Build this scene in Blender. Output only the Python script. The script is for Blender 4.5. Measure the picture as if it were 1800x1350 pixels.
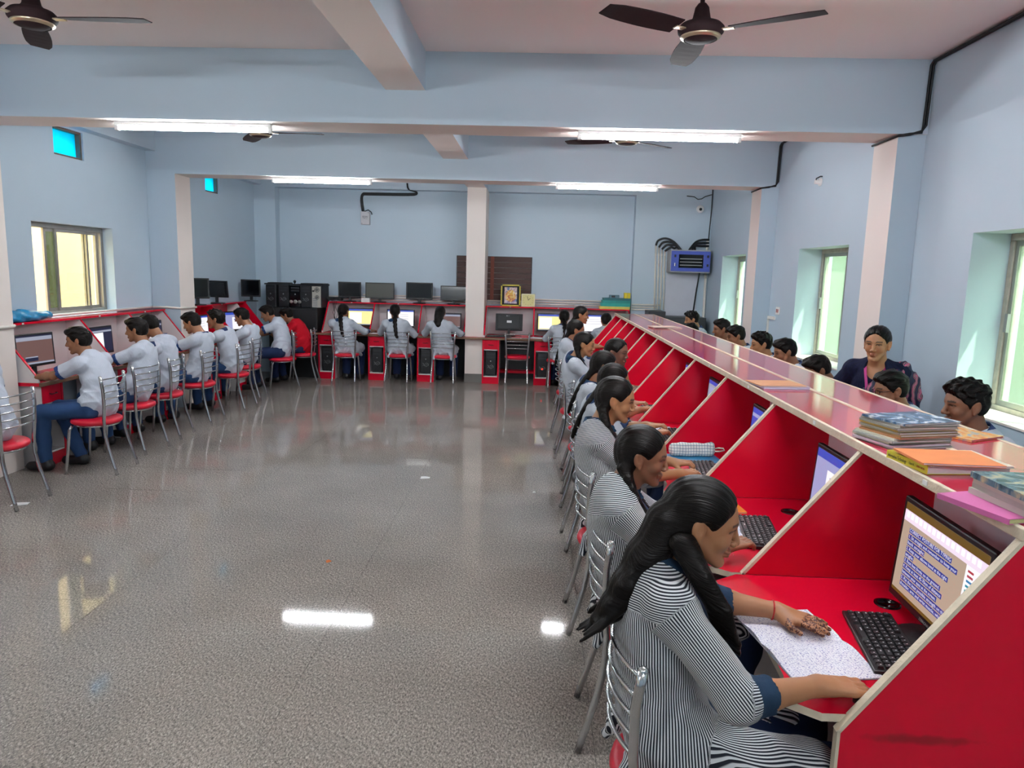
import bpy, bmesh, math, random
import numpy as np
from mathutils import Vector, Matrix

random.seed(7)
np.random.seed(7)
PI = math.pi
SC = bpy.context.scene
COL = SC.collection
for _o in list(bpy.data.objects):
    bpy.data.objects.remove(_o)

# ------------------------------------------------------------------ camera
H = 1.8
def cam_axes(p, y, r):
    cy, sy = math.cos(y), math.sin(y)
    fwd = Vector((sy, cy, 0)); right = Vector((cy, -sy, 0)); up = Vector((0, 0, 1))
    f2 = math.cos(p) * fwd - math.sin(p) * up
    u2 = math.sin(p) * fwd + math.cos(p) * up
    r3 = math.cos(r) * right + math.sin(r) * u2
    u3 = -math.sin(r) * right + math.cos(r) * u2
    return r3, u3, f2
_r, _u, _f = cam_axes(.154127, -.03306, .026588)
cd = bpy.data.cameras.new('camera')
cam = bpy.data.objects.new('camera', cd)
COL.objects.link(cam)
cd.sensor_fit = 'HORIZONTAL'; cd.sensor_width = 36.0; cd.lens = 1262.0 / 1800 * 36.0
cd.clip_start = .05; cd.clip_end = 200
cam.matrix_world = Matrix(((_r.x, _u.x, -_f.x, 0), (_r.y, _u.y, -_f.y, 0), (_r.z, _u.z, -_f.z, H), (0, 0, 0, 1)))
SC.camera = cam

# ------------------------------------------------------------------ world, sun, exposure
SC.view_settings.view_transform = 'Standard'
SC.view_settings.look = 'None'
SC.view_settings.gamma = 1.0
SC.view_settings.use_curve_mapping = False
SC.view_settings.exposure = 1.35
W = bpy.data.worlds.new('sky'); SC.world = W; W.use_nodes = True
_bg = W.node_tree.nodes['Background']
_bg.inputs[0].default_value = (.80, .90, 1.0, 1); _bg.inputs[1].default_value = 7.0
sd = bpy.data.lights.new('sun', 'SUN'); sd.energy = 15.0; sd.angle = .02; sd.color = (1, .93, .80)
sun = bpy.data.objects.new('sun', sd); COL.objects.link(sun)
_sv = Vector((-.42, .22, -1.0)).normalized()       # direction the light travels
sun.rotation_euler = _sv.to_track_quat('-Z', 'Y').to_euler()
sun.location = (6, -4, 12)
TUBE_EMIT = 95.0

# ------------------------------------------------------------------ materials
def lin(c):
    if isinstance(c, str):
        c = [int(c[i:i + 2], 16) / 255 for i in (0, 2, 4)]
    return tuple(((v / 12.92) if v <= .04045 else ((v + .055) / 1.055) ** 2.4) for v in c) + (1,)
MATS = {}
class NT:
    def __init__(s, m):
        s.t = m.node_tree; s.n = s.t.nodes; s.l = s.t.links
    def add(s, k, **kw):
        n = s.n.new(k)
        for a, b in kw.items():
            setattr(n, a, b)
        return n
    def link(s, a, b):
        s.l.new(a, b)
def mat(name, col, rough=.5, metal=0., spec=.5, noise=0., nscale=8., bump=0., bscale=60., coat=0., emit=None, estr=0., alpha=None, stretch=None):
    if name in MATS:
        return MATS[name]
    m = bpy.data.materials.new(name); m.use_nodes = True
    t = NT(m); b = t.n['Principled BSDF']
    c = lin(col)
    b.inputs['Base Color'].default_value = c
    b.inputs['Roughness'].default_value = rough
    b.inputs['Metallic'].default_value = metal
    b.inputs['Specular IOR Level'].default_value = spec
    b.inputs['Coat Weight'].default_value = coat
    b.inputs['Coat Roughness'].default_value = .08
    if emit is not None:
        b.inputs['Emission Color'].default_value = lin(emit); b.inputs['Emission Strength'].default_value = estr
    if noise or bump:
        tc = t.add('ShaderNodeTexCoord'); src = tc.outputs['Object']
        if stretch:
            mp = t.add('ShaderNodeMapping'); mp.inputs['Scale'].default_value = stretch
            t.link(src, mp.inputs[0]); src = mp.outputs[0]
        if noise:
            nz = t.add('ShaderNodeTexNoise'); nz.inputs['Scale'].default_value = nscale; nz.inputs['Detail'].default_value = 6
            t.link(src, nz.inputs['Vector'])
            mx = t.add('ShaderNodeMix', data_type='RGBA')
            mx.inputs[6].default_value = tuple(min(1, v * (1 + noise)) for v in c[:3]) + (1,)
            mx.inputs[7].default_value = tuple(v * (1 - noise) for v in c[:3]) + (1,)
            t.link(nz.outputs['Fac'], mx.inputs[0]); t.link(mx.outputs[2], b.inputs['Base Color'])
        if bump:
            nb = t.add('ShaderNodeTexNoise'); nb.inputs['Scale'].default_value = bscale; nb.inputs['Detail'].default_value = 4
            t.link(src, nb.inputs['Vector'])
            bp = t.add('ShaderNodeBump'); bp.inputs['Strength'].default_value = bump; bp.inputs['Distance'].default_value = .01
            t.link(nb.outputs['Fac'], bp.inputs['Height']); t.link(bp.outputs[0], b.inputs['Normal'])
    MATS[name] = m
    return m
def glassy(name, tint, rough=.05, mixg=.12, translucent=0.):
    """thin window glass: tinted see-through pane with a mirror-like surface, optionally partly frosted"""
    m = bpy.data.materials.new(name); m.use_nodes = True
    t = NT(m); t.n.remove(t.n['Principled BSDF']); out = t.n['Material Output']
    tr = t.add('ShaderNodeBsdfTransparent'); tr.inputs[0].default_value = lin(tint)
    gl = t.add('ShaderNodeBsdfGlossy'); gl.inputs['Roughness'].default_value = rough
    mx = t.add('ShaderNodeMixShader'); mx.inputs[0].default_value = mixg
    src = tr.outputs[0]
    if translucent:
        tl = t.add('ShaderNodeBsdfTranslucent'); tl.inputs[0].default_value = lin(tint)
        m2 = t.add('ShaderNodeMixShader'); m2.inputs[0].default_value = translucent
        t.link(tr.outputs[0], m2.inputs[1]); t.link(tl.outputs[0], m2.inputs[2]); src = m2.outputs[0]
    t.link(src, mx.inputs[1]); t.link(gl.outputs[0], mx.inputs[2]); t.link(mx.outputs[0], out.inputs[0])
    MATS[name] = m
    return m

M_WALL = mat('blue_wall_paint', 'BACBD8', .55, noise=.05, nscale=1.2, bump=.06, bscale=25)
M_CREAM = mat('cream_wall_paint', 'E9DED7', .55, noise=.04, nscale=1.5, bump=.05, bscale=25)
M_CEIL = mat('white_ceiling_paint', 'F6EAE6', .7, noise=.03, nscale=1.0, bump=.04, bscale=20)
M_WHITE = mat('white_laminate', 'DFDADA', .35, noise=.04, nscale=5)
M_RED = mat('red_laminate', 'CE0A2B', .25, spec=.32, noise=.10, nscale=2.5, bump=.02, bscale=12)
M_REDTOP = mat('red_gloss_laminate', 'C4304A', .10, noise=.06, nscale=2.5, coat=.3)
M_EDGE = mat('cream_edge_strip', 'D3C5AE', .6, noise=.22, nscale=22, bump=.3, bscale=70)
M_WOOD = mat('brown_wood_edge', '7A5A45', .5, noise=.2, nscale=14, stretch=(1, 12, 12))
M_STEEL = mat('chrome_steel', 'C9CBCE', .18, 1.0, noise=.04, nscale=40)
M_ALU = mat('brushed_aluminium', 'A9A59F', .38, .85, noise=.12, nscale=30)
M_SEAT = mat('red_vinyl', 'CE1030', .38, bump=.06, bscale=120, noise=.05)
M_SEATBLK = mat('black_vinyl', '1D1C1F', .42, bump=.06, bscale=120, noise=.05)
M_BLACK = mat('black_plastic', '141519', .42, bump=.05, bscale=200, noise=.08)
M_BLACKG = mat('black_gloss', '0B0C0F', .12)
M_DARK = mat('charcoal_metal', '24262B', .45, noise=.12)
M_GREY = mat('grey_plastic', '8B8C8E', .5, noise=.08)
M_PIPE = mat('cream_conduit', 'E1DCD2', .45, noise=.05)
M_CABLE = mat('black_cable', '15181B', .5, noise=.1)
M_PAPER = mat('white_paper', 'E6E5EA', .8, noise=.03, nscale=30)
M_TRIMW = mat('white_plastic', 'E8E8E6', .4, noise=.03)

# ------------------------------------------------------------------ mesh helpers
class MB:
    def __init__(s):
        s.v = []; s.f = []; s.m = []; s.sm = []
    def _add(s, vs, fs, mi=0, sm=False):
        o = len(s.v); s.v += [tuple(p) for p in vs]
        for f in fs:
            s.f.append([i + o for i in f]); s.m.append(mi); s.sm.append(sm)
        return s
    def box(s, lo, hi, mi=0, mis=None):
        x0, y0, z0 = lo; x1, y1, z1 = hi
        vs = [(x0, y0, z0), (x1, y0, z0), (x1, y1, z0), (x0, y1, z0), (x0, y0, z1), (x1, y0, z1), (x1, y1, z1), (x0, y1, z1)]
        fs = [(0, 3, 2, 1), (4, 5, 6, 7), (0, 1, 5, 4), (1, 2, 6, 5), (2, 3, 7, 6), (3, 0, 4, 7)]  # -z +z -y +x +y -x
        o = len(s.v); s.v += vs
        for k, f in enumerate(fs):
            s.f.append([i + o for i in f]); s.m.append(mis[k] if mis else mi); s.sm.append(False)
        return s
    def obox(s, c, size, rot, mi=0):
        hx, hy, hz = [v / 2 for v in size]; c = Vector(c)
        vs = [c + rot @ Vector((sx * hx, sy * hy, sz * hz)) for sz in (-1, 1) for sx, sy in ((-1, -1), (1, -1), (1, 1), (-1, 1))]
        return s._add(vs, [(0, 3, 2, 1), (4, 5, 6, 7), (0, 1, 5, 4), (1, 2, 6, 5), (2, 3, 7, 6), (3, 0, 4, 7)], mi)
    def prism(s, poly, a, b, axis=1, mi=0, cap=None):
        """poly: 2-D outline in the two other axes, extruded along axis from a to b"""
        n = len(poly)
        def P(p, t):
            q = list(p); q.insert(axis, t); return tuple(q)
        vs = [P(p, a) for p in poly] + [P(p, b) for p in poly]
        area = sum(poly[i][0] * poly[(i + 1) % n][1] - poly[(i + 1) % n][0] * poly[i][1] for i in range(n))
        flip = (area > 0) == (axis != 1)
        lo = list(range(n)); hi = list(range(n, 2 * n))
        fs = [lo[::-1] if flip else lo, hi if flip else hi[::-1]]
        if cap is None: cap = mi
        s._add(vs, [fs[0]], cap); o = len(s.v) - 2 * n
        s.f.append([i + o for i in fs[1]]); s.m.append(cap); s.sm.append(False)
        for i in range(n):
            j = (i + 1) % n
            q = [i, j, n + j, n + i] if flip else [j, i, n + i, n + j]
            s.f.append([k + o for k in q]); s.m.append(mi); s.sm.append(False)
        return s
    def tube(s, pts, r, n=8, mi=0, caps=True):
        pts = [Vector(p) for p in pts]; N = len(pts)
        rr = r if isinstance(r, (list, tuple)) else [r] * N
        rings = []; ref = None
        for i, p in enumerate(pts):
            d = (pts[min(i + 1, N - 1)] - pts[max(i - 1, 0)])
            if d.length < 1e-9: d = Vector((0, 0, 1))
            d.normalize()
            if ref is None:
                ref = Vector((0, 0, 1)) if abs(d.z) < .9 else Vector((1, 0, 0))
            a = ref - d * ref.dot(d)
            if a.length < 1e-6: a = d.orthogonal()
            a.normalize(); ref = a; b = d.cross(a)
            rings.append([p + (a * math.cos(2 * PI * k / n) + b * math.sin(2 * PI * k / n)) * rr[i] for k in range(n)])
        vs = [q for rg in rings for q in rg]; fs = []
        for i in range(N - 1):
            for k in range(n):
                k2 = (k + 1) % n
                fs.append((i * n + k, i * n + k2, (i + 1) * n + k2, (i + 1) * n + k))
        s._add(vs, fs, mi, True)
        if caps:
            o = len(s.v) - N * n
            s.f.append([o + k for k in range(n)][::-1]); s.m.append(mi); s.sm.append(False)
            s.f.append([o + (N - 1) * n + k for k in range(n)]); s.m.append(mi); s.sm.append(False)
        return s
    def lathe(s, prof, c=(0, 0, 0), n=24, mi=0, sx=1., sy=1.):
        vs = []; fs = []
        for r, z in prof:
            for k in range(n):
                a = 2 * PI * k / n
                vs.append((c[0] + r * math.cos(a) * sx, c[1] + r * math.sin(a) * sy, c[2] + z))
        for i in range(len(prof) - 1):
            for k in range(n):
                k2 = (k + 1) % n
                fs.append((i * n + k, i * n + k2, (i + 1) * n + k2, (i + 1) * n + k))
        return s._add(vs, fs, mi, True)
    def quad(s, a, b, c, d, mi=0):
        return s._add([a, b, c, d], [(0, 1, 2, 3)], mi)
    def xf(s, M):
        s.v = [tuple(M @ Vector(p)) for p in s.v]; return s
    def build(s, name, mats, parent=None, world=False, bevel=0., seg=2, loc=None, rot=None):
        me = bpy.data.meshes.new(name)
        off = Vector((0, 0, 0))
        if parent is not None and world: off = parent.location
        me.from_pydata([(p[0] - off[0], p[1] - off[1], p[2] - off[2]) for p in s.v], [], s.f)
        if not isinstance(mats, (list, tuple)): mats = [mats]
        for m in mats: me.materials.append(m)
        me.polygons.foreach_set('material_index', s.m)
        me.polygons.foreach_set('use_smooth', s.sm)
        me.update()
        o = bpy.data.objects.new(name, me); COL.objects.link(o)
        if parent is not None: o.parent = parent
        if loc is not None: o.location = loc
        if rot is not None: o.rotation_euler = rot
        if bevel:
            bv = o.modifiers.new('bevel', 'BEVEL'); bv.width = bevel; bv.segments = seg; bv.limit_method = 'ANGLE'; bv.angle_limit = .6
        return o
def spline(pts, n=4):
    P = [Vector(q) for q in pts]; out = []
    for i in range(len(P) - 1):
        a, b, c, d = P[max(i - 1, 0)], P[i], P[i + 1], P[min(i + 2, len(P) - 1)]
        for k in range(n):
            t = k / n
            out.append(.5 * ((2 * b) + (c - a) * t + (2 * a - 5 * b + 4 * c - d) * t * t + (3 * b - a - 3 * c + d) * t ** 3))
    return out + [P[-1]]
def tag(o, label=None, cat=None, group=None, kind=None):
    if label: o['label'] = label
    if cat: o['category'] = cat
    if group: o['group'] = group
    if kind: o['kind'] = kind
    return o
def thing(name, label, cat, loc=(0, 0, 0), rz=0., group=None, kind=None):
    o = bpy.data.objects.new(name, None); COL.objects.link(o)
    o.empty_display_size = .1
    o.location = loc; o.rotation_euler = (0, 0, rz)
    return tag(o, label, cat, group, kind)
def children(o):
    return [c for c in KIDS.get(o.name, [])] if False else list(o.children)
def dup(root, loc, rz, label=None, group=None):
    r = root.copy(); COL.objects.link(r); r.location = loc; r.rotation_euler = (0, 0, rz)
    if label: r['label'] = label
    if group: r['group'] = group
    for ch in list(root.children):
        c = ch.copy(); COL.objects.link(c); c.parent = r
        for g in list(ch.children):
            d = g.copy(); COL.objects.link(d); d.parent = c
    return r
def struct(o):
    o['kind'] = 'structure'; return o
def text(body, size, name, m, parent, loc, rot, ext=.0003, align='LEFT', sx=1.):
    cu = bpy.data.curves.new(name, 'FONT'); cu.body = body; cu.size = size; cu.extrude = ext; cu.align_x = align
    cu.resolution_u = 2
    tmp = bpy.data.objects.new('tmp_text', cu); COL.objects.link(tmp)
    dg = bpy.context.evaluated_depsgraph_get()
    me = bpy.data.meshes.new_from_object(tmp.evaluated_get(dg))
    bpy.data.objects.remove(tmp); bpy.data.curves.remove(cu)
    me.materials.clear(); me.materials.append(m)
    o = bpy.data.objects.new(name, me); COL.objects.link(o)
    o.parent = parent; o.location = loc; o.rotation_euler = rot; o.scale = (sx, 1, 1)
    return o

# ------------------------------------------------------------------ room shell
XL, XR, YB, YF, ZC = -4.78, 2.79, 12.3, -4.0, 3.384
ZB = 2.87

def floor_material():
    m = bpy.data.materials.new('polished_grey_granite'); m.use_nodes = True
    t = NT(m); b = t.n['Principled BSDF']
    g = t.add('ShaderNodeNewGeometry')
    mp = t.add('ShaderNodeMapping'); mp.inputs['Scale'].default_value = (1, .55, 1); mp.inputs['Rotation'].default_value = (0, 0, .5)
    t.link(g.outputs['Position'], mp.inputs[0])
    n1 = t.add('ShaderNodeTexNoise'); n1.inputs['Scale'].default_value = 120; n1.inputs['Detail'].default_value = 8; n1.inputs['Roughness'].default_value = .85
    t.link(mp.outputs[0], n1.inputs['Vector'])
    r1 = t.add('ShaderNodeValToRGB')
    e = r1.color_ramp.elements
    e[0].position = .40; e[0].color = lin('423E3B')
    e[1].position = .61; e[1].color = lin('D0C7BB')
    k = e.new(.47); k.color = lin('807A74')
    k = e.new(.55); k.color = lin('9E968E')
    t.link(n1.outputs['Fac'], r1.inputs[0])
    n2 = t.add('ShaderNodeTexNoise'); n2.inputs['Scale'].default_value = 1.1; n2.inputs['Detail'].default_value = 4
    t.link(g.outputs['Position'], n2.inputs['Vector'])
    r2 = t.add('ShaderNodeMapRange'); r2.inputs[1].default_value = .3; r2.inputs[2].default_value = .7; r2.inputs[3].default_value = .82; r2.inputs[4].default_value = 1.1
    t.link(n2.outputs['Fac'], r2.inputs[0])
    mx = t.add('ShaderNodeMix', data_type='RGBA', blend_type='MULTIPLY'); mx.inputs[0].default_value = 1
    t.link(r1.outputs[0], mx.inputs[6])
    cb = t.add('ShaderNodeCombineColor')
    for i in range(3): t.link(r2.outputs[0], cb.inputs[i])
    t.link(cb.outputs[0], mx.inputs[7]); t.link(mx.outputs[2], b.inputs['Base Color'])
    r3 = t.add('ShaderNodeMapRange'); r3.inputs[3].default_value = .035; r3.inputs[4].default_value = .07
    t.link(n2.outputs['Fac'], r3.inputs[0]); t.link(r3.outputs[0], b.inputs['Roughness'])
    b.inputs['Specular IOR Level'].default_value = .20
    return m
M_FLOOR = floor_material()
M_GROUT = mat('dark_floor_joint', '4A4745', .8, noise=.1)

fl = struct(MB().box((XL - .2, YF - .2, -.2), (XR + .2, YB + .2, -.004)).build('floor', M_GROUT))
TX, TY = 1.27, .635
tile_me = None
ix0 = math.floor((XL + 1.0) / TX)
for ix in range(ix0, 4):
    for iy in range(-11, 15):
        x0 = max(-1.0 + ix * TX, XL); x1 = min(-1.0 + (ix + 1) * TX, XR)
        y0 = max(2.91 + iy * TY, YF); y1 = min(2.91 + (iy + 1) * TY, YB)
        if x1 - x0 < .05 or y1 - y0 < .05: continue
        full = abs(x1 - x0 - TX) < 1e-6 and abs(y1 - y0 - TY) < 1e-6
        if full and tile_me:
            o = bpy.data.objects.new('tile', tile_me); COL.objects.link(o); o.parent = fl; o.location = (x0, y0, 0)
        else:
            o = MB().box((.001, .001, -.02), (x1 - x0 - .001, y1 - y0 - .001, 0)).build('tile', M_FLOOR, fl)
            o.location = (x0, y0, 0)
            if full: tile_me = o.data

struct(MB().box((XL - .25, YF - .2, ZC), (XR + .37, YB + .2, ZC + .15)).build('ceiling', M_CEIL))

def wall_x(name, xa, xb, ops, zt=ZC):
    """a wall in the plane X = const, with window openings (y0, y1, z0, z1); openings over each other share y ranges"""
    mb = MB()
    ys = sorted({YF - .2, YB + .2} | {o[0] for o in ops} | {o[1] for o in ops})
    for a, b in zip(ys[:-1], ys[1:]):
        hit = sorted([(o[2], o[3]) for o in ops if o[0] <= a + 1e-6 and o[1] >= b - 1e-6])
        z = 0.
        for z0, z1 in hit + [(zt, zt)]:
            if z0 > z + 1e-6: mb.box((xa, a, z), (xb, b, z0))
            z = z1
    return struct(mb.build(name, M_WALL))
RW = [(-2.9, -1.65), (.33, 1.58), (3.58, 4.83), (6.71, 7.96), (9.98, 11.23)]
RZ0, RZ1 = .98, 2.13
wall_x('wall_right', XR, XR + .36, [(a, b, RZ0, RZ1) for a, b in RW])
LW = [(-3.03, -1.73), (.22, 1.52), (3.47, 4.77), (6.72, 8.02)]
LC = [(.62, 1.09), (3.87, 4.34), (7.12, 7.59), (10.35, 10.79)]
LZ0, LZ1 = 1.24, 2.165
wall_x('wall_left', XL - .24, XL, [(a, b, LZ0, LZ1) for a, b in LW] + [(a, b, 2.83, 3.11) for a, b in LC])
bw = struct(MB().box((XL, YB, 0), (XR, YB + .2, ZC)).build('wall_back', M_WALL))
MB().box((XL, 12.1, 0), (-4.42, YB, ZC)).build('pilaster', M_WALL, bw)
MB().box((1.55, 12.1, 0), (XR, YB, ZC)).build('pilaster', M_WALL, bw)
MB().box((-4.42, 12.1, 3.10), (1.55, YB, ZC)).build('lintel_beam', M_WALL, bw)
struct(MB().box((XL, YF - .2, 0), (XR, YF, ZC)).build('wall_front', M_WALL))
# beams: blue sides, white undersides
for i, y in enumerate((-.96, 2.29, 5.54, 8.79)):
    struct(MB().box((XL, y, ZB), (XR, y + .38, ZC), mis=[1, 0, 0, 0, 0, 0]).build('trim_%d' % (i + 1), [M_WALL, M_CREAM]))['label'] = 'cross beam with blue sides and white underside'
struct(MB().box((-1.175, YF, 3.11), (-.88, 12.1, ZC), mis=[1, 0, 0, 0, 0, 0]).build('trim_5', [M_WALL, M_CREAM]))
struct(MB().box((XL, YF, 3.13), (XL + .13, 12.1, ZC)).build('trim_6', M_WALL))
k = 7
for y in (-.96, 2.29, 5.56, 8.81):
    struct(MB().box((XR - .20, y, 0), (XR, y + .38, ZB), mis=[0, 0, 0, 0, 0, 1]).build('trim_%d' % k, [M_WALL, M_CREAM])); k += 1
    struct(MB().box((XL, y - .02, 0), (XL + .35, y + .36, ZB), mis=[0, 0, 0, 1, 0, 0]).build('trim_%d' % k, [M_WALL, M_CREAM])); k += 1
pc = struct(MB().box((-1.17, 11.64, 0), (-.87, YB, 3.11)).build('trim_%d' % k, M_CREAM)); k += 1
M_TERR = mat('terrazzo_skirting', '6E6A66', .35, noise=.5, nscale=160)
struct(MB().box((-1.175, 11.632, 0), (-.865, 11.645, .14)).build('baseboard_column', M_TERR))
struct(MB().box((XL, YF, 0), (XL + .015, YB, .10)).build('baseboard_left', M_TERR))
struct(MB().box((XR - .015, YF, 0), (XR, YB, .10)).build('baseboard_right', M_TERR))
struct(MB().box((XL + .02, YB - .015, 0), (XR - .02, YB, .10)).build('baseboard_back', M_TERR))

# ------------------------------------------------------------------ windows
M_GGLASS = glassy('green_tinted_glass', 'CBDACB', .03, .10, .06)
M_DGLASS = glassy('dark_green_glass', '8E9C94', .03, .16, .06)
M_CGLASS = glassy('clear_glass', 'F4F6EE', .02, .06)
M_CYAN = glassy('cyan_tinted_glass', '10D8FF', .05, .04, .5)
M_OLD = mat('weathered_window_frame', 'B4AEA4', .6, .1, noise=.3, nscale=25)
wn = 0
def frame_ring(mb, x0, x1, y0, y1, z0, z1, w):
    mb.box((x0, y0, z0), (x1, y1, z0 + w)); mb.box((x0, y0, z1 - w), (x1, y1, z1))
    mb.box((x0, y0, z0 + w), (x1, y0 + w, z1 - w)); mb.box((x0, y1 - w, z0 + w), (x1, y1, z1 - w))
    return mb
for (a, b) in RW:
    wn += 1
    root = frame_ring(MB(), XR + .24, XR + .31, a, b, RZ0, RZ1, .045).build('window_%d' % wn, M_OLD, bevel=.004)
    struct(root); root['label'] = 'aluminium sliding window with green tinted panes'
    MB().box((XR - .012, a + .001, RZ0), (XR + .24, b - .001, RZ0 + .012)).build('sill', M_CREAM, root)
    mid = (a + b) / 2
    for j, (y0, y1, xo, gm) in enumerate(((mid - .03, b - .045, .25, M_GGLASS), (a + .045, mid + .03, .28, M_DGLASS))):
        sh = frame_ring(MB(), XR + xo, XR + xo + .02, y0, y1, RZ0 + .045, RZ1 - .045, .035).build('sash', M_ALU, root)
        MB().box((XR + xo + .008, y0 + .035, RZ0 + .08), (XR + xo + .012, y1 - .035, RZ1 - .08)).build('pane', gm, sh)
        MB().box((XR + xo - .02, y1 - .04, 1.50), (XR + xo, y1 - .01, 1.62)).build('latch', M_GREY, sh)
for (a, b) in LW:
    wn += 1
    root = frame_ring(MB(), XL - .20, XL - .11, a, b, LZ0, LZ1, .05).build('window_%d' % wn, M_ALU, bevel=.004)
    struct(root); root['label'] = 'aluminium sliding window beside the left desks'
    for (y0, y1, xo, gm) in ((a + .36, a + .56, -.16, M_DGLASS), (a + .50, b - .26, -.14, M_CGLASS), (b - .30, b - .05, -.17, M_CGLASS)):
        sh = frame_ring(MB(), XL + xo, XL + xo + .02, y0, y1, LZ0 + .05, LZ1 - .05, .032).build('sash', M_ALU, root)
        MB().box((XL + xo + .008, y0 + .032, LZ0 + .08), (XL + xo + .012, y1 - .032, LZ1 - .08)).build('pane', gm, sh)
M_BRN = mat('brown_ventilator_frame', '6B5A4C', .6, noise=.3, nscale=20)
for (a, b) in LC:
    wn += 1
    root = frame_ring(MB(), XL - .10, XL - .02, a, b, 2.83, 3.11, .022).build('window_%d' % wn, M_BRN)
    struct(root); root['label'] = 'small high ventilator window with cyan glass'
    MB().box((XL - .075, a + .022, 2.852), (XL - .07, b - .022, 3.088)).build('pane', M_CYAN, root)

# outside: neighbouring plastered walls seen through the glass
M_YELR = mat('dark_green_plaster', '5F6557', .8, noise=.10, nscale=3, bump=.1, bscale=30)  # even colour, kept dark so the sky-lit wall stays dim behind the panes
M_YEL = mat('yellow_plaster', '87744A', .8, noise=.10, nscale=3, bump=.1, bscale=30)
M_OUT = mat('outside_ground_earth', '9A8F7C', .9, noise=.15, nscale=2)
struct(MB().box((-7.4, -9, -.3), (-7.1, 17, 4.2)).build('wall_neighbour_left', M_YEL))
struct(MB().box((6.4, -9, -.3), (6.7, 17, 4.2)).build('wall_neighbour_right', M_YELR))
struct(MB().box((-30, -30, -.5), (30, 40, -.3)).build('ground_outside', M_OUT))

# ------------------------------------------------------------------ tube lights
M_TUBE = mat('lit_tube', 'FFFFFF', .5, emit='F4FAFF', estr=TUBE_EMIT)
def tube_light(x0, y, label):
    t = thing('tube_light', label, 'light', (x0 + .59, y, ZB), 0, 'tube lights under the beams')
    MB().box((-.61, -.022, -.03), (.61, .022, 0)).build('batten', M_TRIMW, t, bevel=.004)
    MB().tube([(-.58, 0, -.048), (.58, 0, -.048)], .0135, 10).build('tube', M_TUBE, t)
    for sx in (-1, 1):
        MB().box((sx * .597 - .014, -.016, -.066), (sx * .597 + .014, .016, -.028)).build('end_cap', M_TRIMW, t, bevel=.003)
    return t
tube_light(-3.28, 5.66, 'lit white tube light under the front beam, toward the left window')
tube_light(.28, 5.66, 'lit white tube light under the front beam, nearer the blue wall cabinet side')
tube_light(-3.26, 8.90, 'lit white tube light under the rear beam, over the black computer towers')
tube_light(.19, 8.90, 'lit white tube light under the rear beam, before the pictures on the shelf')
for x in (-3.3, .3):
    for y in (2.42, -.82):
        tube_light(x, y, 'lit white tube light on the %s beam behind the photographer, %s' % ('nearer' if y > 0 else 'farther', 'window bag side' if x < 0 else 'carrel side'))

# ------------------------------------------------------------------ ceiling fans
M_FAN = mat('dark_brown_fan_enamel', '2A1C1E', .75, noise=.12, nscale=12, spec=.12)
M_FANR = mat('fan_trim_ring', 'B9A98F', .3, .8, noise=.1)
def fan(x, y, z, a0, label):
    t = thing('ceiling_fan', label, 'fan', (x, y, z), 0, 'ceiling fans')
    top = ZC - z
    MB().tube([(0, 0, .05), (0, 0, top - .04)], .012, 10).build('down_rod', M_FAN, t)
    MB().lathe([(.0, top), (.055, top), (.06, top - .05), (.03, top - .10), (.014, top - .12)][::-1], n=20).build('ceiling_cup', M_FAN, t)
    MB().lathe([(.001, -.055), (.06, -.052), (.095, -.035), (.115, -.01), (.118, .012), (.10, .03), (.06, .042), (.045, .06), (.035, .11), (.02, .13), (.014, .13)], n=32).build('motor_housing', M_FAN, t)
    MB().lathe([(.085, -.044), (.1, -.036), (.104, -.03), (.1, -.026)], n=32).build('trim_ring', M_FANR, t)
    for k in range(3):
        R = Matrix.Rotation(a0 + k * 2 * PI / 3, 3, 'Z')
        br = MB(); br.box((.09, -.018, -.012), (.17, .018, -.006)).xf(R.to_4x4()); arm = br.build('blade_arm', M_FANR, t)
        b = MB(); n = 7; vs = []; fs = []
        for i in range(n):
            u = i / (n - 1); x0 = .155 + u * .445; w = .058 + .012 * math.sin(u * PI) - (.012 if i == n - 1 else 0)
            tw = .22 - .10 * u
            for s_, zo in ((-1, 0), (1, 0), (1, .005), (-1, .005)):
                vs.append((x0, s_ * w, s_ * w * tw + zo - .006))
        for i in range(n - 1):
            for q in range(4):
                fs.append((i * 4 + q, i * 4 + (q + 1) % 4, i * 4 + 4 + (q + 1) % 4, i * 4 + 4 + q))
        fs += [(3, 2, 1, 0), (4 * n - 4, 4 * n - 3, 4 * n - 2, 4 * n - 1)]
        b._add(vs, fs).xf(R.to_4x4()); b.build('blade', M_FAN, t)
    return t
fan(-2.67, 3.88, 3.045, math.radians(2), 'dark brown ceiling fan in the near ceiling bay over the open floor')
fan(.79, 3.95, 3.05, math.radians(-30), 'dark brown ceiling fan in the near ceiling bay over the red carrels')
fan(-2.72, 7.1, 3.07, math.radians(3), 'small-looking ceiling fan beyond the front beam, showing below its underside')
fan(.79, 7.1, 3.07, math.radians(40), 'ceiling fan behind the front beam, only its bottom cap showing by the right tube')

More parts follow.
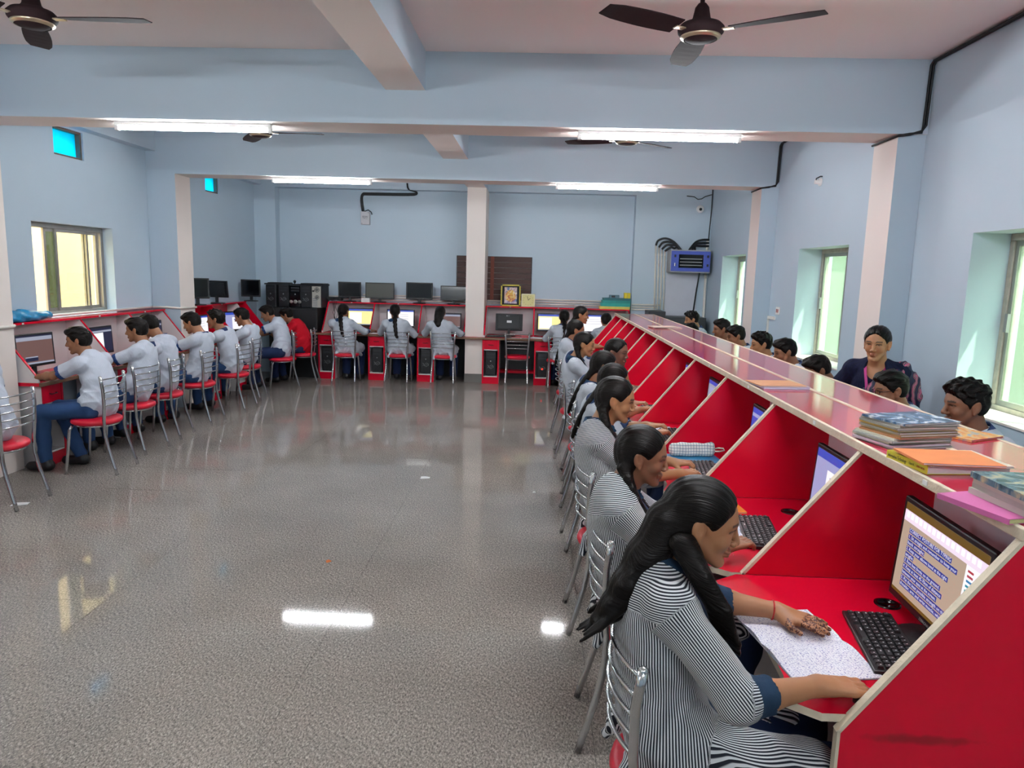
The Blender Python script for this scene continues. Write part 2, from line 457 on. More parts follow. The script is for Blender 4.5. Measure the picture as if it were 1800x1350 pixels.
# ------------------------------------------------------------------ organic shapes: distance fields turned into one smooth skin
class Vol:
    def __init__(s, lo, hi, h):
        s.h = h; s.lo = np.array(lo, float); s.n = np.ceil((np.array(hi, float) - s.lo) / h).astype(int) + 1
        s.d = np.full(s.n, .5, np.float32)
        s.ax = [(s.lo[i] + h * np.arange(s.n[i])).astype(np.float32) for i in range(3)]
    def _win(s, lo, hi, m):
        a = np.clip(np.floor((np.minimum(lo, hi) - m - s.lo) / s.h).astype(int), 0, s.n - 1)
        b = np.clip(np.ceil((np.maximum(lo, hi) + m - s.lo) / s.h).astype(int) + 1, 1, s.n)
        sl = tuple(slice(a[i], b[i]) for i in range(3))
        X = s.ax[0][sl[0]][:, None, None]; Y = s.ax[1][sl[1]][None, :, None]; Z = s.ax[2][sl[2]][None, None, :]
        return sl, X, Y, Z
    def _mix(s, sl, d, k, sub):
        c = s.d[sl]
        if sub:
            d = -d
            if k > 0:
                q = np.maximum(k - np.abs(c - d), 0) / k
                s.d[sl] = np.maximum(c, d) + q * q * (k * .25)
            else: s.d[sl] = np.maximum(c, d)
        else:
            if k > 0:
                q = np.maximum(k - np.abs(c - d), 0) / k
                s.d[sl] = np.minimum(c, d) - q * q * (k * .25)
            else: s.d[sl] = np.minimum(c, d)
    def cone(s, a, b, r1, r2=None, k=.01, sub=False):
        a = np.array(a, np.float32); b = np.array(b, np.float32); r2 = r1 if r2 is None else r2
        R = max(r1, r2); sl, X, Y, Z = s._win(np.minimum(a, b) - R, np.maximum(a, b) + R, k + 3 * s.h)
        v = b - a; L = float(v @ v) + 1e-12
        px, py, pz = X - a[0], Y - a[1], Z - a[2]
        t = np.clip((px * v[0] + py * v[1] + pz * v[2]) / L, 0, 1)
        d = np.sqrt((px - t * v[0]) ** 2 + (py - t * v[1]) ** 2 + (pz - t * v[2]) ** 2) - (r1 + (r2 - r1) * t)
        s._mix(sl, d, k, sub)
    def ell(s, c, r, R=None, k=.01, sub=False):
        c = np.array(c, np.float32); r = np.array(r, np.float32); m = float(r.max())
        sl, X, Y, Z = s._win(c - m, c + m, k + 3 * s.h)
        px, py, pz = X - c[0], Y - c[1], Z - c[2]
        if R is not None:
            R = np.array(R, np.float32)
            qx = R[0, 0] * px + R[1, 0] * py + R[2, 0] * pz
            qy = R[0, 1] * px + R[1, 1] * py + R[2, 1] * pz
            qz = R[0, 2] * px + R[1, 2] * py + R[2, 2] * pz
        else: qx, qy, qz = px, py, pz
        k0 = np.sqrt((qx / r[0]) ** 2 + (qy / r[1]) ** 2 + (qz / r[2]) ** 2)
        k1 = np.sqrt((qx / r[0] ** 2) ** 2 + (qy / r[1] ** 2) ** 2 + (qz / r[2] ** 2) ** 2) + 1e-6
        s._mix(sl, k0 * (k0 - 1) / k1, k, sub)
    def plane_cut(s, n, c, k=.0):
        """keep n.p < c"""
        X = s.ax[0][:, None, None]; Y = s.ax[1][None, :, None]; Z = s.ax[2][None, None, :]
        d = n[0] * X + n[1] * Y + n[2] * Z - c
        if k > 0:
            q = np.maximum(k - np.abs(s.d - d), 0) / k
            s.d = np.maximum(s.d, d) + q * q * (k * .25)
        else: s.d = np.maximum(s.d, d)
    def warp(s, fn):
        near = np.abs(s.d) < .05
        i = np.nonzero(near)
        p = np.stack([s.ax[j][i[j]] for j in range(3)], 1)
        s.d[i] += fn(p).astype(np.float32)
    def mesh(s):
        d = s.d; ins = d < 0
        n = np.array(d.shape)
        cnt = np.zeros(n - 1, np.int8)
        for i in (0, 1):
            for j in (0, 1):
                for k in (0, 1):
                    cnt += ins[i:n[0] - 1 + i, j:n[1] - 1 + j, k:n[2] - 1 + k]
        act = (cnt > 0) & (cnt < 8)
        ci = np.nonzero(act); N = len(ci[0])
        idx = np.full(n - 1, -1, np.int32); idx[ci] = np.arange(N)
        cv = {}
        for i in (0, 1):
            for j in (0, 1):
                for k in (0, 1):
                    cv[i, j, k] = d[ci[0] + i, ci[1] + j, ci[2] + k]
        acc = np.zeros((N, 3)); w = np.zeros(N)
        for ax in range(3):
            for u in (0, 1):
                for v in (0, 1):
                    a = [0, 0, 0]; b = [0, 0, 0]
                    o = [q for q in range(3) if q != ax]
                    a[o[0]] = b[o[0]] = u; a[o[1]] = b[o[1]] = v; b[ax] = 1
                    da = cv[tuple(a)]; db = cv[tuple(b)]
                    x = (da < 0) != (db < 0)
                    t = np.where(x, da / np.where(x, da - db, 1), 0)
                    p = np.zeros((N, 3)); p[:, o[0]] = u; p[:, o[1]] = v; p[:, ax] = t
                    acc[x] += p[x]; w[x] += 1
        V = (acc / w[:, None] + np.stack(ci, 1)) * s.h + s.lo
        F = []
        for ax in range(3):
            sl0 = [slice(1, -1)] * 3; sl1 = [slice(1, -1)] * 3
            sl0[ax] = slice(0, -1); sl1[ax] = slice(1, None)
            A = ins[tuple(sl0)]; B = ins[tuple(sl1)]
            e = np.nonzero(A != B); flip = A[e]
            base = np.stack(e, 1)
            for q in range(3):
                if q != ax: base[:, q] += 1
            o = [q for q in range(3) if q != ax]
            def off(u, v):
                c = base.copy(); c[:, o[0]] -= u; c[:, o[1]] -= v
                return idx[c[:, 0], c[:, 1], c[:, 2]]
            q = np.stack([off(1, 1), off(0, 1), off(0, 0), off(1, 0)], 1)
            if ax == 1: flip = ~flip
            q[~flip] = q[~flip][:, ::-1]
            F.append(q)
        F = np.concatenate(F)
        F = F[(F >= 0).all(1)]
        return V, F
def np_mesh(name, V, F, mats, parent, attrs=None, smooth_it=0):
    me = bpy.data.meshes.new(name)
    me.vertices.add(len(V)); me.vertices.foreach_set('co', V.astype(np.float32).ravel())
    me.loops.add(len(F) * 4); me.loops.foreach_set('vertex_index', F.astype(np.int32).ravel())
    me.polygons.add(len(F)); me.polygons.foreach_set('loop_start', np.arange(0, len(F) * 4, 4, dtype=np.int32))
    me.polygons.foreach_set('use_smooth', np.ones(len(F), bool))
    me.update(calc_edges=True)
    for m in mats: me.materials.append(m)
    for k, a in (attrs or {}).items():
        if a.ndim == 1:
            me.attributes.new(k, 'FLOAT', 'POINT').data.foreach_set('value', a.astype(np.float32))
        else:
            at = me.attributes.new(k, 'FLOAT_COLOR', 'POINT')
            at.data.foreach_set('color', np.concatenate([a, np.ones((len(a), 1))], 1).astype(np.float32).ravel())
    o = bpy.data.objects.new(name, me); COL.objects.link(o); o.parent = parent
    return o

# ------------------------------------------------------------------ people: materials
def skin_mat():
    m = bpy.data.materials.new('skin'); m.use_nodes = True
    t = NT(m); b = t.n['Principled BSDF']
    a = t.add('ShaderNodeAttribute', attribute_name='tone')
    h = t.add('ShaderNodeAttribute', attribute_name='henna')
    tc = t.add('ShaderNodeTexCoord')
    n = t.add('ShaderNodeTexNoise'); n.inputs['Scale'].default_value = 180; n.inputs['Detail'].default_value = 2
    t.link(tc.outputs['Object'], n.inputs['Vector'])
    gt = t.add('ShaderNodeMath', operation='GREATER_THAN'); gt.inputs[1].default_value = .50; t.link(n.outputs['Fac'], gt.inputs[0])
    mu = t.add('ShaderNodeMath', operation='MULTIPLY'); t.link(gt.outputs[0], mu.inputs[0]); t.link(h.outputs['Fac'], mu.inputs[1])
    mx = t.add('ShaderNodeMix', data_type='RGBA'); t.link(mu.outputs[0], mx.inputs[0]); t.link(a.outputs['Color'], mx.inputs[6])
    mx.inputs[7].default_value = lin('4A1E14')
    t.link(mx.outputs[2], b.inputs['Base Color'])
    b.inputs['Roughness'].default_value = .48
    b.inputs['Subsurface Weight'].default_value = .06; b.inputs['Subsurface Radius'].default_value = (.01, .004, .002)
    return m
M_SKIN = skin_mat()
def cloth_mat(name, light, dark, pitch, duty, trimcol, contrast=1.):
    m = bpy.data.materials.new(name); m.use_nodes = True
    t = NT(m); b = t.n['Principled BSDF']
    a = t.add('ShaderNodeAttribute', attribute_name='stripe')
    mu = t.add('ShaderNodeMath', operation='MULTIPLY'); mu.inputs[1].default_value = 1 / pitch; t.link(a.outputs['Fac'], mu.inputs[0])
    fr = t.add('ShaderNodeMath', operation='FRACT'); t.link(mu.outputs[0], fr.inputs[0])
    gt = t.add('ShaderNodeMapRange'); gt.inputs[1].default_value = duty - .08; gt.inputs[2].default_value = duty + .08; t.link(fr.outputs[0], gt.inputs[0])
    mx = t.add('ShaderNodeMix', data_type='RGBA'); mx.inputs[6].default_value = lin(dark); mx.inputs[7].default_value = lin(light)
    t.link(gt.outputs[0], mx.inputs[0])
    tr = t.add('ShaderNodeAttribute', attribute_name='trim')
    st = t.add('ShaderNodeMath', operation='GREATER_THAN'); st.inputs[1].default_value = .5; t.link(tr.outputs['Fac'], st.inputs[0])
    m2 = t.add('ShaderNodeMix', data_type='RGBA'); m2.inputs[7].default_value = lin(trimcol)
    t.link(st.outputs[0], m2.inputs[0]); t.link(mx.outputs[2], m2.inputs[6]); t.link(m2.outputs[2], b.inputs['Base Color'])
    b.inputs['Roughness'].default_value = .85; b.inputs['Specular IOR Level'].default_value = .2
    tc = t.add('ShaderNodeTexCoord')
    nb = t.add('ShaderNodeTexNoise'); nb.inputs['Scale'].default_value = 14; nb.inputs['Detail'].default_value = 5; t.link(tc.outputs['Object'], nb.inputs['Vector'])
    bp = t.add('ShaderNodeBump'); bp.inputs['Strength'].default_value = .5; bp.inputs['Distance'].default_value = .02
    t.link(nb.outputs['Fac'], bp.inputs['Height']); t.link(bp.outputs[0], b.inputs['Normal'])
    return m
M_STRIPE = cloth_mat('pinstriped_cotton', 'D6D8DA', '23262F', .0064, .52, '22374F')
M_STRIPE_F = cloth_mat('fine_striped_cotton', 'C4C9D0', '9AA2B0', .006, .4, '2E3F63')
M_BOYSHIRT = cloth_mat('pale_blue_grey_shirting', 'C6CCD8', 'B2BAC8', .006, .4, '2B4478')
M_REDSHIRT = cloth_mat('red_jersey', 'C01024', 'B80E22', .02, .5, 'C01024')
M_SARIBL = cloth_mat('navy_blouse', '171B38', '14182F', .02, .5, '9A3A58')
def sari_mat():
    m = bpy.data.materials.new('printed_sari'); m.use_nodes = True
    t = NT(m); b = t.n['Principled BSDF']; tc = t.add('ShaderNodeTexCoord')
    v = t.add('ShaderNodeTexWave'); v.inputs['Scale'].default_value = 7; v.inputs['Distortion'].default_value = 9; v.inputs['Detail'].default_value = 2
    t.link(tc.outputs['Object'], v.inputs['Vector'])
    r = t.add('ShaderNodeValToRGB'); r.color_ramp.interpolation = 'CONSTANT'; e = r.color_ramp.elements
    e[0].position = 0; e[0].color = lin('151A3A'); e[1].position = .45; e[1].color = lin('A23A62')
    for p, c in ((.58, '171C3C'), (.72, 'D9B7A0'), (.8, '20284E'), (.92, 'C05A7C')):
        q = e.new(p); q.color = lin(c)
    t.link(v.outputs['Fac'], r.inputs[0]); t.link(r.outputs[0], b.inputs['Base Color'])
    b.inputs['Roughness'].default_value = .6
    return m
M_SARI = sari_mat()
M_DENIM = mat('blue_trousers', '2C4770', .85, spec=.2, noise=.18, nscale=12, bump=.3, bscale=18)
M_NAVY = mat('navy_trousers', '1E2B4C', .85, spec=.2, noise=.18, nscale=12, bump=.3, bscale=18)
M_COLLAR = mat('navy_collar', '2A3A62', .8, spec=.2, noise=.1, nscale=30)
M_TEALN = mat('navy_teal_trim', '21405C', .8, spec=.2, noise=.1, nscale=30)
M_SHOE = mat('black_shoe_leather', '17161A', .4, noise=.15)
M_EYE = mat('eye_white', 'B4A99E', .2, noise=.02)
M_IRIS = mat('dark_iris', '120B08', .12, noise=.02)
M_LANY = mat('pink_lanyard', 'C23C8A', .6, noise=.15, nscale=60)
def hair_mat():
    m = bpy.data.materials.new('black_hair'); m.use_nodes = True
    t = NT(m); b = t.n['Principled BSDF']
    b.inputs['Roughness'].default_value = .33
    b.inputs['Specular IOR Level'].default_value = .16
    a = t.add('ShaderNodeAttribute', attribute_name='strand')
    n = t.add('ShaderNodeTexNoise', noise_dimensions='3D'); n.inputs['Scale'].default_value = 1.0; n.inputs['Detail'].default_value = 3
    t.link(a.outputs['Vector'], n.inputs['Vector'])
    bp = t.add('ShaderNodeBump'); bp.inputs['Strength'].default_value = .8; bp.inputs['Distance'].default_value = .005
    t.link(n.outputs['Fac'], bp.inputs['Height']); t.link(bp.outputs[0], b.inputs['Normal'])
    r = t.add('ShaderNodeMix', data_type='RGBA'); r.inputs[6].default_value = lin('050404'); r.inputs[7].default_value = lin('17110E')
    t.link(n.outputs['Fac'], r.inputs[0]); t.link(r.outputs[2], b.inputs['Base Color'])
    return m
M_HAIR = hair_mat()

def nrm(v):
    v = np.array(v, float); return v / (np.linalg.norm(v) + 1e-9)
def rot3(rx, ry, rz):
    return np.array((Matrix.Rotation(rz, 3, 'Z') @ Matrix.Rotation(rx, 3, 'X') @ Matrix.Rotation(ry, 3, 'Y')))
def ik(a, c, l1, l2, pole):
    a = np.array(a, float); c = np.array(c, float); d = c - a; L = np.linalg.norm(d)
    L2 = min(L, (l1 + l2) * .995); u = d / (L + 1e-9); c = a + u * L2
    x = (l1 * l1 - l2 * l2 + L2 * L2) / (2 * L2); y = math.sqrt(max(l1 * l1 - x * x, 0))
    p = np.array(pole, float); p = p - u * (p @ u); p = nrm(p)
    return a + u * x + p * y, c

def head_into(V, Hc, R, s, h, fem=False):
    """adds a head to the distance field; head-local frame: x right, y forward, z up, origin between the ears"""
    def P(x, y, z): return Hc + R @ (np.array([x, y, z]) * s)
    def E(c, r, k=.012, sub=False, RR=None): V.ell(P(*c), np.array(r) * s, R if RR is None else R @ RR, k, sub)
    def C(a, b, r1, r2=None, k=.012, sub=False): V.cone(P(*a), P(*b), r1 * s, (r2 if r2 is not None else r1) * s, k, sub)
    E((0, -.012, .034), (.074, .094, .083), .01)
    E((0, .034, .012), (.063, .055, .076), .02)
    E((0, .032, -.052), (.047 if fem else .052, .050, .054), .025)
    for q in (-1, 1):
        C((q * (.051 if fem else .056), -.004, -.032), (q * .020, .064, -.094), .016, .013, .02)
        E((q * .036, .058, -.024), (.025, .024, .026), .015)
    E((0, .073, -.096), (.02, .016, .016), .015)
    C((0, .084, .018), (0, .104 if fem else .107, -.026), .0070, .0095 if fem else .0115, .010)
    for q in (-1, 1):
        E((q * .0125, .095, -.031), (.009, .011, .008), .006)
        C((q * .012, .082, .028), (q * .046, .066, .026), .009, .007, .012)
    if h < .0055:
        for q in (-1, 1): E((q * .031, .094, .0080), (.0155, .016, .0064), .003, True)
        E((0, .100, -.0615), (.024, .012, .0022), .003, False)
    E((0, .0845, -.0565), (.023, .0125, .0068), .005)
    E((0, .0835, -.0685), (.020, .0125, .0075), .005)
    if h < .0055: E((0, .1, -.0625), (.026, .010, .0016), .003, True)
    ear = np.array(Matrix.Rotation(.25, 3, 'X'))
    for q in (-1, 1):
        RR = np.array(Matrix.Rotation(q * .38, 3, 'Z')) @ ear
        E((q * .079, -.012, -.002), (.0085, .020, .033), .006, False, RR)
        if h < .0055: E((q * .0885, -.008, .004), (.0085, .0115, .020), .003, True, RR); E((q * .077, -.001, -.034), (.007, .008, .009), .006)
    V.cone(P(0, -.028, -.05), P(0, -.036, -.11), .050 * s, .052 * s, .03)

def hand_into(V, W, d, n, side, mode, k=.006, mn=0.):
    """hand from the wrist W along d, back of the hand towards n; side +1: thumb lies on the +x side of (d x n)"""
    d = nrm(d); n = nrm(np.array(n) - d * (np.array(n) @ d)); x = np.cross(d, n) * side
    f = lambda a, b, c: W + x * a + d * b + n * c
    r = lambda v: max(v, mn)
    V.cone(W, f(0, .03, 0), r(.026), r(.024), .015)
    for a in (-.028, -.010, .010, .028): V.cone(f(a * .6, .02, 0), f(a, .082, .002), r(.014), r(.0115), .014)
    V.cone(f(.022, .025, -.004), f(.034, .055, -.006), r(.015), r(.013), .014)
    bends = {'flat': (.02, .10, .10), 'type': (-.1, .75, .75), 'grip': (.05, .55, .8), 'curl': (.5, 1.2, 1.2)}[mode]
    spread = .16 if mode == 'flat' else .06
    for i, (a, L) in enumerate(((.029, .068), (.0105, .077), (-.0095, .072), (-.0285, .056))):
        ang = bends[0]; p = f(a, .084, .002); sp = (a / .029) * spread
        dd = nrm(d + x * sp)
        for j, (fr, rr) in enumerate(((.45, .0095), (.31, .0085), (.24, .0072))):
            ang2 = sum(bends[:j + 1]) if j else bends[0]
            v = dd * math.cos(ang2) - n * math.sin(ang2)
            q = p + v * (L * fr)
            V.cone(p, q, r(rr), r(rr * .92), k); p = q
    p = f(.03, .032, -.006)
    t1 = nrm(x * .62 + d * .75 - n * (.1 if mode == 'flat' else .35)); q = p + t1 * .042; V.cone(p, q, r(.0125), r(.0105), .01)
    t2 = nrm(x * .25 + d * .95 - n * (.05 if mode == 'flat' else .3)); V.cone(q, q + t2 * .032, r(.0100), r(.0080), k)

def person(label, head, hip, rz, hyaw=0., hpitch=-.15, hroll=0., sex='f', h=.0068, tone='9C6B4C', hair='braid', hl=None, hr=None,
           ml='type', mr='type', nl=(0, 0, 1), nr=(0, 0, 1), shirt=None, legs=None, group=None, sleeve=None, seat=.47, stand=False, hs=.95,
           slouch=.03, braid_side=1, pole=(1, -.4, -1), shoes=True, feet=None, fold=1., glasses=False, extra=None, legmat=None, eldir=None):
    root = thing('person', label, 'person', (hip[0], hip[1], 0), rz, group)
    ci, si = math.cos(-rz), math.sin(-rz)
    def L(p):
        dx, dy = p[0] - hip[0], p[1] - hip[1]
        return np.array([ci * dx - si * dy, si * dx + ci * dy, p[2]])
    Hc = L(head); Rh = rot3(hpitch, hroll, hyaw)
    female = sex == 'f'
    P = np.array([0, 0, seat + .09]) if not stand else np.array([0, 0, hip[2]])
    Nb = Hc + Rh @ np.array([0, -.036, -.115]) * hs + np.array([0, -.030, -.042])
    u = nrm(Nb - P); r = nrm([1, 0, 0]); f = nrm(np.cross(u, r)); T = np.stack([r, f, u], 1)
    TL = np.linalg.norm(Nb - P)
    sw = (.148 if female else .165)
    def S(t, fo=0.): return P + (Nb - P) * t - f * slouch * math.sin(PI * min(max(t, 0), 1)) + f * fo
    Sh = {q: S(.905) + r * q * sw - f * .005 for q in (-1, 1)}
    l1, l2 = .265, .225
    arms = {}
    for q, tgt in ((-1, hl), (1, hr)):      # +x is the person's right hand side
        if tgt is None: tg = np.array([q * .17, .32, P[2] + .06])
        else: tg = L(tgt)
        pl = np.array([pole[0] * q, pole[1], pole[2]], float)
        El, Wr = ik(Sh[q], tg, l1, l2, pl)
        arms[q] = (El, Wr)
    if stand:
        hipj = {q: P + np.array([q * .09, 0, -.04]) for q in (-1, 1)}
        knee = {q: np.array([q * .10, .01, .44]) for q in (-1, 1)}; ank = {q: np.array([q * .10, -.02, .08]) for q in (-1, 1)}
    else:
        hipj = {q: np.array([q * .085, .02, seat + .075]) for q in (-1, 1)}
        fo = feet or (.40, .36)
        knee = {q: np.array([q * .115, .42, seat + .045]) for q in (-1, 1)}
        ank = {q: np.array([q * .115, fo[0 if q < 0 else 1], .085]) for q in (-1, 1)}
    pts = np.array([Hc + [.2, .2, .2], Hc - [.2, .2, .2], P - [.25, .25, .1], P + [.25, .2, 0]] + [k for q in (-1, 1) for k in (arms[q][0], arms[q][1] + .2, arms[q][1] - .2, knee[q] + .12, ank[q] + [0, .2, 0], ank[q] - .12)])
    lo = pts.min(0) - .06; hi = pts.max(0) + .06; lo[2] = min(max(lo[2], -.03), -.02)
    # ---- body
    V = Vol(lo, hi, h); mn = h * 1.15
    V.ell(S(.64), (.135, .092, .20), T, .03); V.ell(S(.34), (.115, .085, .15), T, .04); V.ell(S(.04), (.145, .105, .115), T, .04)
    V.cone(Sh[-1], Sh[1], .045, .045, .03)
    for q in (-1, 1):
        V.cone(S(1.0), Sh[q], .036, .036, .04)
        El, Wr = arms[q]
        V.cone(Sh[q], El, .043, .035, .02); V.cone(El, El + (Wr - El) * .35, .036, .037, .015); V.cone(El + (Wr - El) * .35, Wr, .037, .024, .015)
        md = ml if q < 0 else mr; nn = nl if q < 0 else nr
        dr = nrm(Wr - El); tg = nrm(np.array([dr[0], dr[1], dr[2] * .3])) if md in ('flat', 'type', 'grip') else dr
        if eldir and eldir[0 if q < 0 else 1] is not None:
            e0 = eldir[0 if q < 0 else 1]; tg = nrm([ci * e0[0] - si * e0[1], si * e0[0] + ci * e0[1], e0[2]])
        hand_into(V, Wr, tg, nn, -q, md, .006, mn)
        V.cone(hipj[q], knee[q], .068, .05, .03); V.cone(knee[q], knee[q] + (ank[q] - knee[q]) * .3, .048, .05, .02); V.cone(knee[q] + (ank[q] - knee[q]) * .3, ank[q], .05, .03, .02)
        V.cone(ank[q] + [0, -.02, -.04], ank[q] + [0, .15, -.05], .033, .025, .02)
    V.cone(Nb + u * -.02, Hc + Rh @ np.array([0, -.032, -.08]) * hs, .054, .048, .03)
    head_into(V, Hc, Rh, hs, h, female)
    co, F = V.mesh()
    # tones
    base = np.array(lin(tone)[:3]); col = np.tile(base, (len(co), 1))
    q = (co - Hc) @ Rh / hs
    def paint(mask, c, a=1.):
        col[mask] = col[mask] * (1 - a) + np.array(c) * a
    front = q[:, 1] > .04
    ax = np.abs(q[:, 0])
    lip = front & (((ax / .026) ** 2 + ((q[:, 2] + .062) / .0135) ** 2) < 1) & (q[:, 1] > .07)
    paint(lip, base * [.78, .50, .50], .75)
    brow = front & (ax > .012) & (ax < .052) & (np.abs(q[:, 2] - (.031 - ((ax - .032) / .03) ** 2 * .007)) < max(.0042, h * .55))
    paint(brow, [.012, .008, .006], .85)
    eye = front & ((((ax - .031) / .0185) ** 2 + ((q[:, 2] - .0095) / max(.0075, h * .8)) ** 2) < 1) & (q[:, 1] > .055)
    if h > .0055: paint(eye, [.02, .012, .009], .8)
    else:
        lash = front & ((((ax - .031) / .0195) ** 2 + ((q[:, 2] - .0085) / .0092) ** 2) < 1) & (q[:, 2] > .0115 - ((ax - .031) / .02) ** 2 * .005) & (q[:, 1] > .055)
        paint(lash, [.012, .008, .006], .85)
        paint(eye & ~lash, base * [.55, .5, .5], .5)
    if not female:
        paint(front & (ax < .026) & (np.abs(q[:, 2] + .047) < .006), base * .35, .45)
    henna = np.zeros(len(co))
    if extra == 'henna':
        Wl = arms[-1][1]; dl = nrm(np.array([0, 1., 0]))
        e0 = eldir[0]; dl = nrm([ci * e0[0] - si * e0[1], si * e0[0] + ci * e0[1], 0])
        t = (co - Wl) @ dl
        henna = ((t > .085) & (t < .24) & (np.linalg.norm(co - Wl - dl * .12, axis=1) < .12)).astype(float)
        henna = np.maximum(henna, ((t > .045) & (t < .12) & (np.linalg.norm(co - Wl - dl * .07, axis=1) > .045) & (np.linalg.norm(co - Wl - dl * .07, axis=1) < .09)).astype(float))
    np_mesh('body', co, F, [M_SKIN], root, {'tone': col, 'henna': henna})['label'] = 'brown skin of face, neck and hands'
    # ---- eyes
    if h < .0055:
        for e in (-1, 1):
            c = Hc + Rh @ (np.array([e * .0305, .0690, .0078]) * hs)
            mb = MB(); n_ = 10
            prof = [(.0116 * hs * math.sin(a), -.0116 * hs * math.cos(a)) for a in np.linspace(.02, PI - .02, 9)]
            mb.lathe(prof, n=n_)
            mb.m = [1 if (i // n_) >= 5 else 0 for i in range(len(mb.f))]
            gaze = Matrix(Rh.tolist()) @ Matrix.Rotation(-.35, 3, 'X') @ Matrix.Rotation(-PI / 2, 3, 'X')
            mb.xf(Matrix.Translation(c) @ gaze.to_4x4()); mb.build('eye', [M_EYE, M_IRIS], root)
    # ---- shirt
    if shirt is None: shirt = (M_STRIPE if h < .0055 else M_STRIPE_F) if female else M_BOYSHIRT
    sl = sleeve if sleeve is not None else (1.45 if female else .72)
    lo2 = lo.copy(); lo2[2] = max(lo[2], (seat - .12) if not stand else .3); hi2 = hi.copy(); hi2[2] = Nb[2] + .09
    hh = max(h, .0045)
    V = Vol(lo2, hi2, hh); g = .022
    V.ell(S(.64), np.array((.135, .096, .20)) + g, T, .03); V.ell(S(.34), np.array((.122, .092, .16)) + g, T, .05); V.ell(S(.06), np.array((.150, .112, .12)) + g, T, .05)
    V.cone(Sh[-1], Sh[1], .045 + g * .7, .045 + g * .7, .03)
    if female and not stand:
        V.ell(S(.66, .07), (.115, .07, .075), T, .05)
        for q_ in (-1, 1):
            V.cone(hipj[q_] + [q_ * .015, -.03, 0], hipj[q_] + (knee[q_] - hipj[q_]) * .85 + [q_ * .012, 0, .004], .088, .078, .06)
            V.cone(np.array([q_ * .15, .0, seat + .03]), np.array([q_ * .17, .22, seat - .04]), .028, .022, .05)
            V.cone(np.array([q_ * .12, -.12, seat + .02]), np.array([q_ * .14, -.15, seat - .05]), .03, .016, .05)
    for q_ in (-1, 1):
        V.cone(S(1.0), Sh[q_], .046, .05, .04)
        El, Wr = arms[q_]
        if sl <= 1: V.cone(Sh[q_], Sh[q_] + (El - Sh[q_]) * sl, .062, .060, .03)
        else:
            e2 = El + (Wr - El) * (sl - 1)
            V.cone(Sh[q_], El, .062, .056, .03); V.cone(El, e2, .055, .047, .02)
    ph = random.random() * 9
    def folds(p):
        a = np.abs(np.sin(p[:, 2] * 24 + 2.6 * np.sin(p[:, 0] * 13 + ph) + p[:, 1] * 14 + ph)) * .0085 - .005
        b = np.abs(np.sin(p[:, 0] * 21 + 2.5 * np.sin(p[:, 2] * 15 + ph) - p[:, 1] * 19 + 2 * ph)) * .006 - .003
        c = np.sin(p[:, 2] * 62 + 5 * np.sin(p[:, 0] * 21 + ph) + p[:, 1] * 31) * .0016
        low = np.clip((S(.80)[2] - p[:, 2]) / .22, .35, 1)
        return (a + b + c) * low * fold
    V.warp(folds)
    V.cone(S(1.0) + u * .03, S(1.0) + u * .20 + f * .02, .060, .075, .008, True)
    if stand: V.ell(S(.97, .09), (.065, .075, .085), T, .01, True)
    for q_ in (-1, 1):           # open sleeve ends
        El, Wr = arms[q_]
        if sl <= 1:
            e2 = Sh[q_] + (El - Sh[q_]) * sl; dd = nrm(El - Sh[q_]); V.cone(e2 + dd * .004, e2 + dd * .09, .052, .075, .004, True)
        else:
            e2 = El + (Wr - El) * (sl - 1); dd = nrm(Wr - El); V.cone(e2 + dd * .006, e2 + dd * .075, .040, .060, .004, True)
    co, F = V.mesh()
    # stripe coordinate and navy trim
    def seg(p, a, b):
        v = b - a; t = np.clip((p - a) @ v / (v @ v), 0, 1); return np.linalg.norm(p - a - t[:, None] * v, axis=1), t
    da = {}; best = np.full(len(co), 9.); su = np.zeros(len(co)); trim = np.zeros(len(co))
    dT, tT = seg(co, S(.0), S(.95)); rel = co - (P + (Nb - P) * tT[:, None])
    angT = np.arctan2(rel @ r, -(rel @ f))
    best = (np.sqrt(((rel @ r) / .160) ** 2 + ((rel @ f) / .122) ** 2) - 1) * .13; su = angT * .145 + 3.0; sid = np.zeros(len(co), int)
    if female and not stand:
        yk = tT > .86; su[yk] = (co @ u)[yk] + 5.0
        for q_ in (-1, 1):
            d_, t_ = seg(co, hipj[q_], knee[q_]); m_ = (d_ - .085 < best - .01) & (t_ > .15)
            su[m_] = co[m_, 0] + 2.0; best = np.where(m_, d_ - .085, best)
        trim[(np.abs(rel @ r) < np.where(tT > .45, .085, .055)) & (rel @ f > .02) & (tT > .12)] = 1
        neck = np.linalg.norm(co - (S(1.0) + f * .01), axis=1); trim[neck < .108] = 1
    for q_ in (-1, 1):
        El, Wr = arms[q_]
        for a_, b_ in ((Sh[q_], El), (El, Wr)):
            d_, t_ = seg(co, a_, b_); m_ = (d_ - .058 < best) & (d_ < .085) & ~((a_ is Sh[q_]) & (t_ < .06))
            ax_ = nrm(b_ - a_); e1 = nrm(np.cross(ax_, [0.3 * q_, 1, .2])); e2_ = np.cross(ax_, e1); rl = co - a_
            su[m_] = (np.arctan2(rl @ e1, rl @ e2_) * .055 + 1.0)[m_]; best = np.where(m_, d_ - .058, best); sid[m_] = q_ * (1 if a_ is Sh[q_] else 2); trim[m_] = 0
        end = Sh[q_] + (El - Sh[q_]) * sl if sl <= 1 else El + (Wr - El) * (sl - 1)
        dd = nrm(El - Sh[q_]) if sl <= 1 else nrm(Wr - El)
        al = (co - end) @ dd; rad = np.linalg.norm(co - end - al[:, None] * dd, axis=1)
        trim[(al > (-.024 if sl <= 1 else -.045)) & (al < .08) & (rad < .085) & ((sid == q_ * (1 if sl <= 1 else 2)))] = 1
    so = np_mesh('shirt' if not female else 'kurta', co, F, [shirt], root, {'stripe': su, 'trim': trim})
